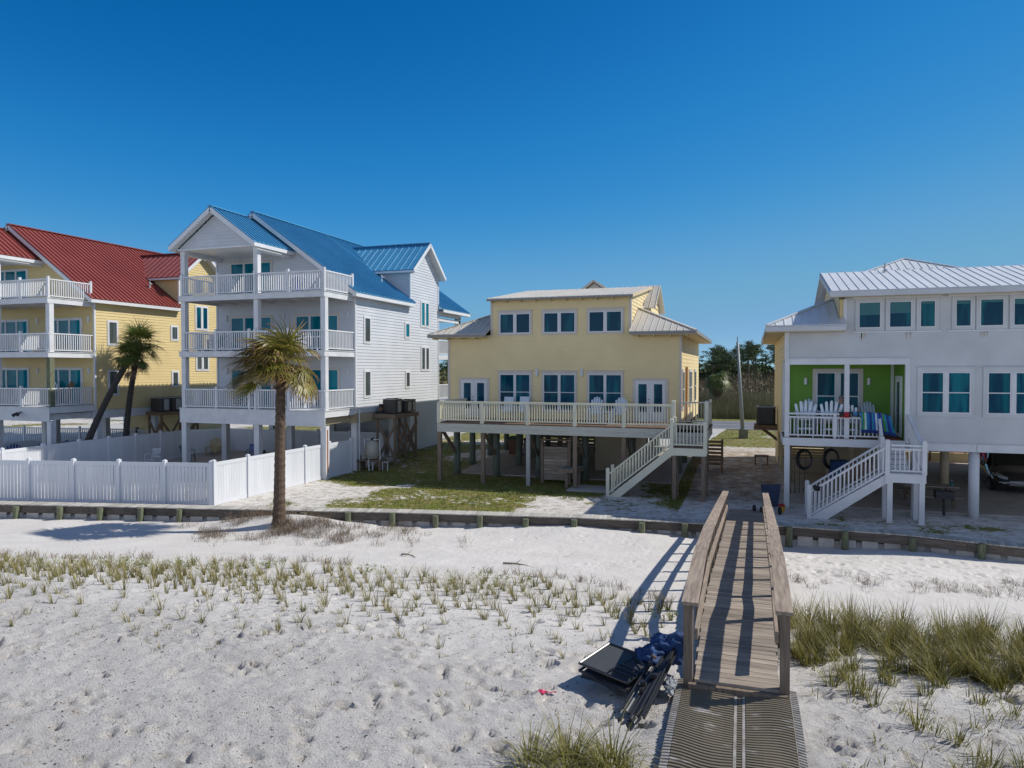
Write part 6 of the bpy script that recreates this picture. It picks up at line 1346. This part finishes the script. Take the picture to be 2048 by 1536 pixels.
for k,x in enumerate((-.13,0,.12)): b=MB(); p=bot+Vector((x,-.06-.03*k,0)); b.box(p.x-.03,p.x+.03,p.y-.03,p.y+.03,p.z-.05,p.z-.03); b.build('foot',mBlack,t)
for k in range(10): b=MB(); f=rr.random(); c=bot.lerp(top,.25+.4*f)+Vector((rr.uniform(-.1,.1),0,rr.uniform(-.02,.08))); b.box(c.x-.022,c.x+.022,c.y-.03,c.y+.03,c.z-.02,c.z+.02); b.build('joint',mBlack,t)
def crumple(cx,cy,cz,sx,sy,sz,seed,nu=44,nv=26):
    b=MB()
    for j in range(nv+1):
        for i in range(nu):
            u=2*math.pi*i/nu; v=math.pi*j/nv; x,y,z=math.sin(v)*math.cos(u),math.sin(v)*math.sin(u),math.cos(v)
            n1=float(fbm(x*2.2+9+seed,y*2.2+z*2.7+5,seed,3)); n2=abs(float(vnoise(x*4+z*3+7,y*4-z*2+3,seed+5))-.5); rad_=.72+.75*(n1-.35)-.55*(.5-n2)*.6
            b.v.append((cx+x*sx*rad_,cy+y*sy*rad_,cz+z*sz*rad_))
    for j in range(nv):
        for i in range(nu): b.f.append((j*nu+i,j*nu+(i+1)%nu,(j+1)*nu+(i+1)%nu,(j+1)*nu+i)); b.m.append(0)
    return b
crumple(.12,.66,.38,.32,.22,.24,4).build('blue_cover',mBlueCloth,t,smooth=True); crumple(-.09,.50,.30,.24,.22,.18,7).build('blue_cover',mBlueCloth,t,smooth=True)
crumple(.18,.15,.14,.10,.24,.10,8).build('white_webbing',M('grey_white_webbing',(.35,.37,.4),(.08,.09,.1),rough=.8,scale=25),t,smooth=True)
zg=sand_z(-2.25,7.8); b=crumple(-2.28,7.80,zg+.02,.06,.05,.03,3,16,10); b.path([(-2.24,7.82,zg+.03),(-2.19,7.83,zg+.015),(-2.15,7.85,zg+.02),(-2.12,7.85,zg+.02)],[.008,.006,.006,.012],n=5); o=b.build('pink_ribbon',mPink); tag(o,'small scrap of bright pink plastic ribbon on the near sand','litter')
for i,(X,Y,l) in enumerate(((-9.2,17.6,.5),(-6.2,17.6,.9))):
    z=sand_z(X,Y); b=MB(); b.path([(X,Y,z+.03),(X+l*.4,Y-.08,z+.07),(X+l*.7,Y-.02,z+.03),(X+l,Y-.15,z+.02)],[.025,.02,.015,.008],n=5); b.path([(X+l*.4,Y-.08,z+.06),(X+l*.5,Y+.15,z+.12)],[.012,.005],n=4); o=b.build('driftwood',mDry); tag(o,('short dark stick lying beside a green sprout on the smooth sand','longer bent stick lying on the rippled sand nearer the boardwalk')[i],'stick')
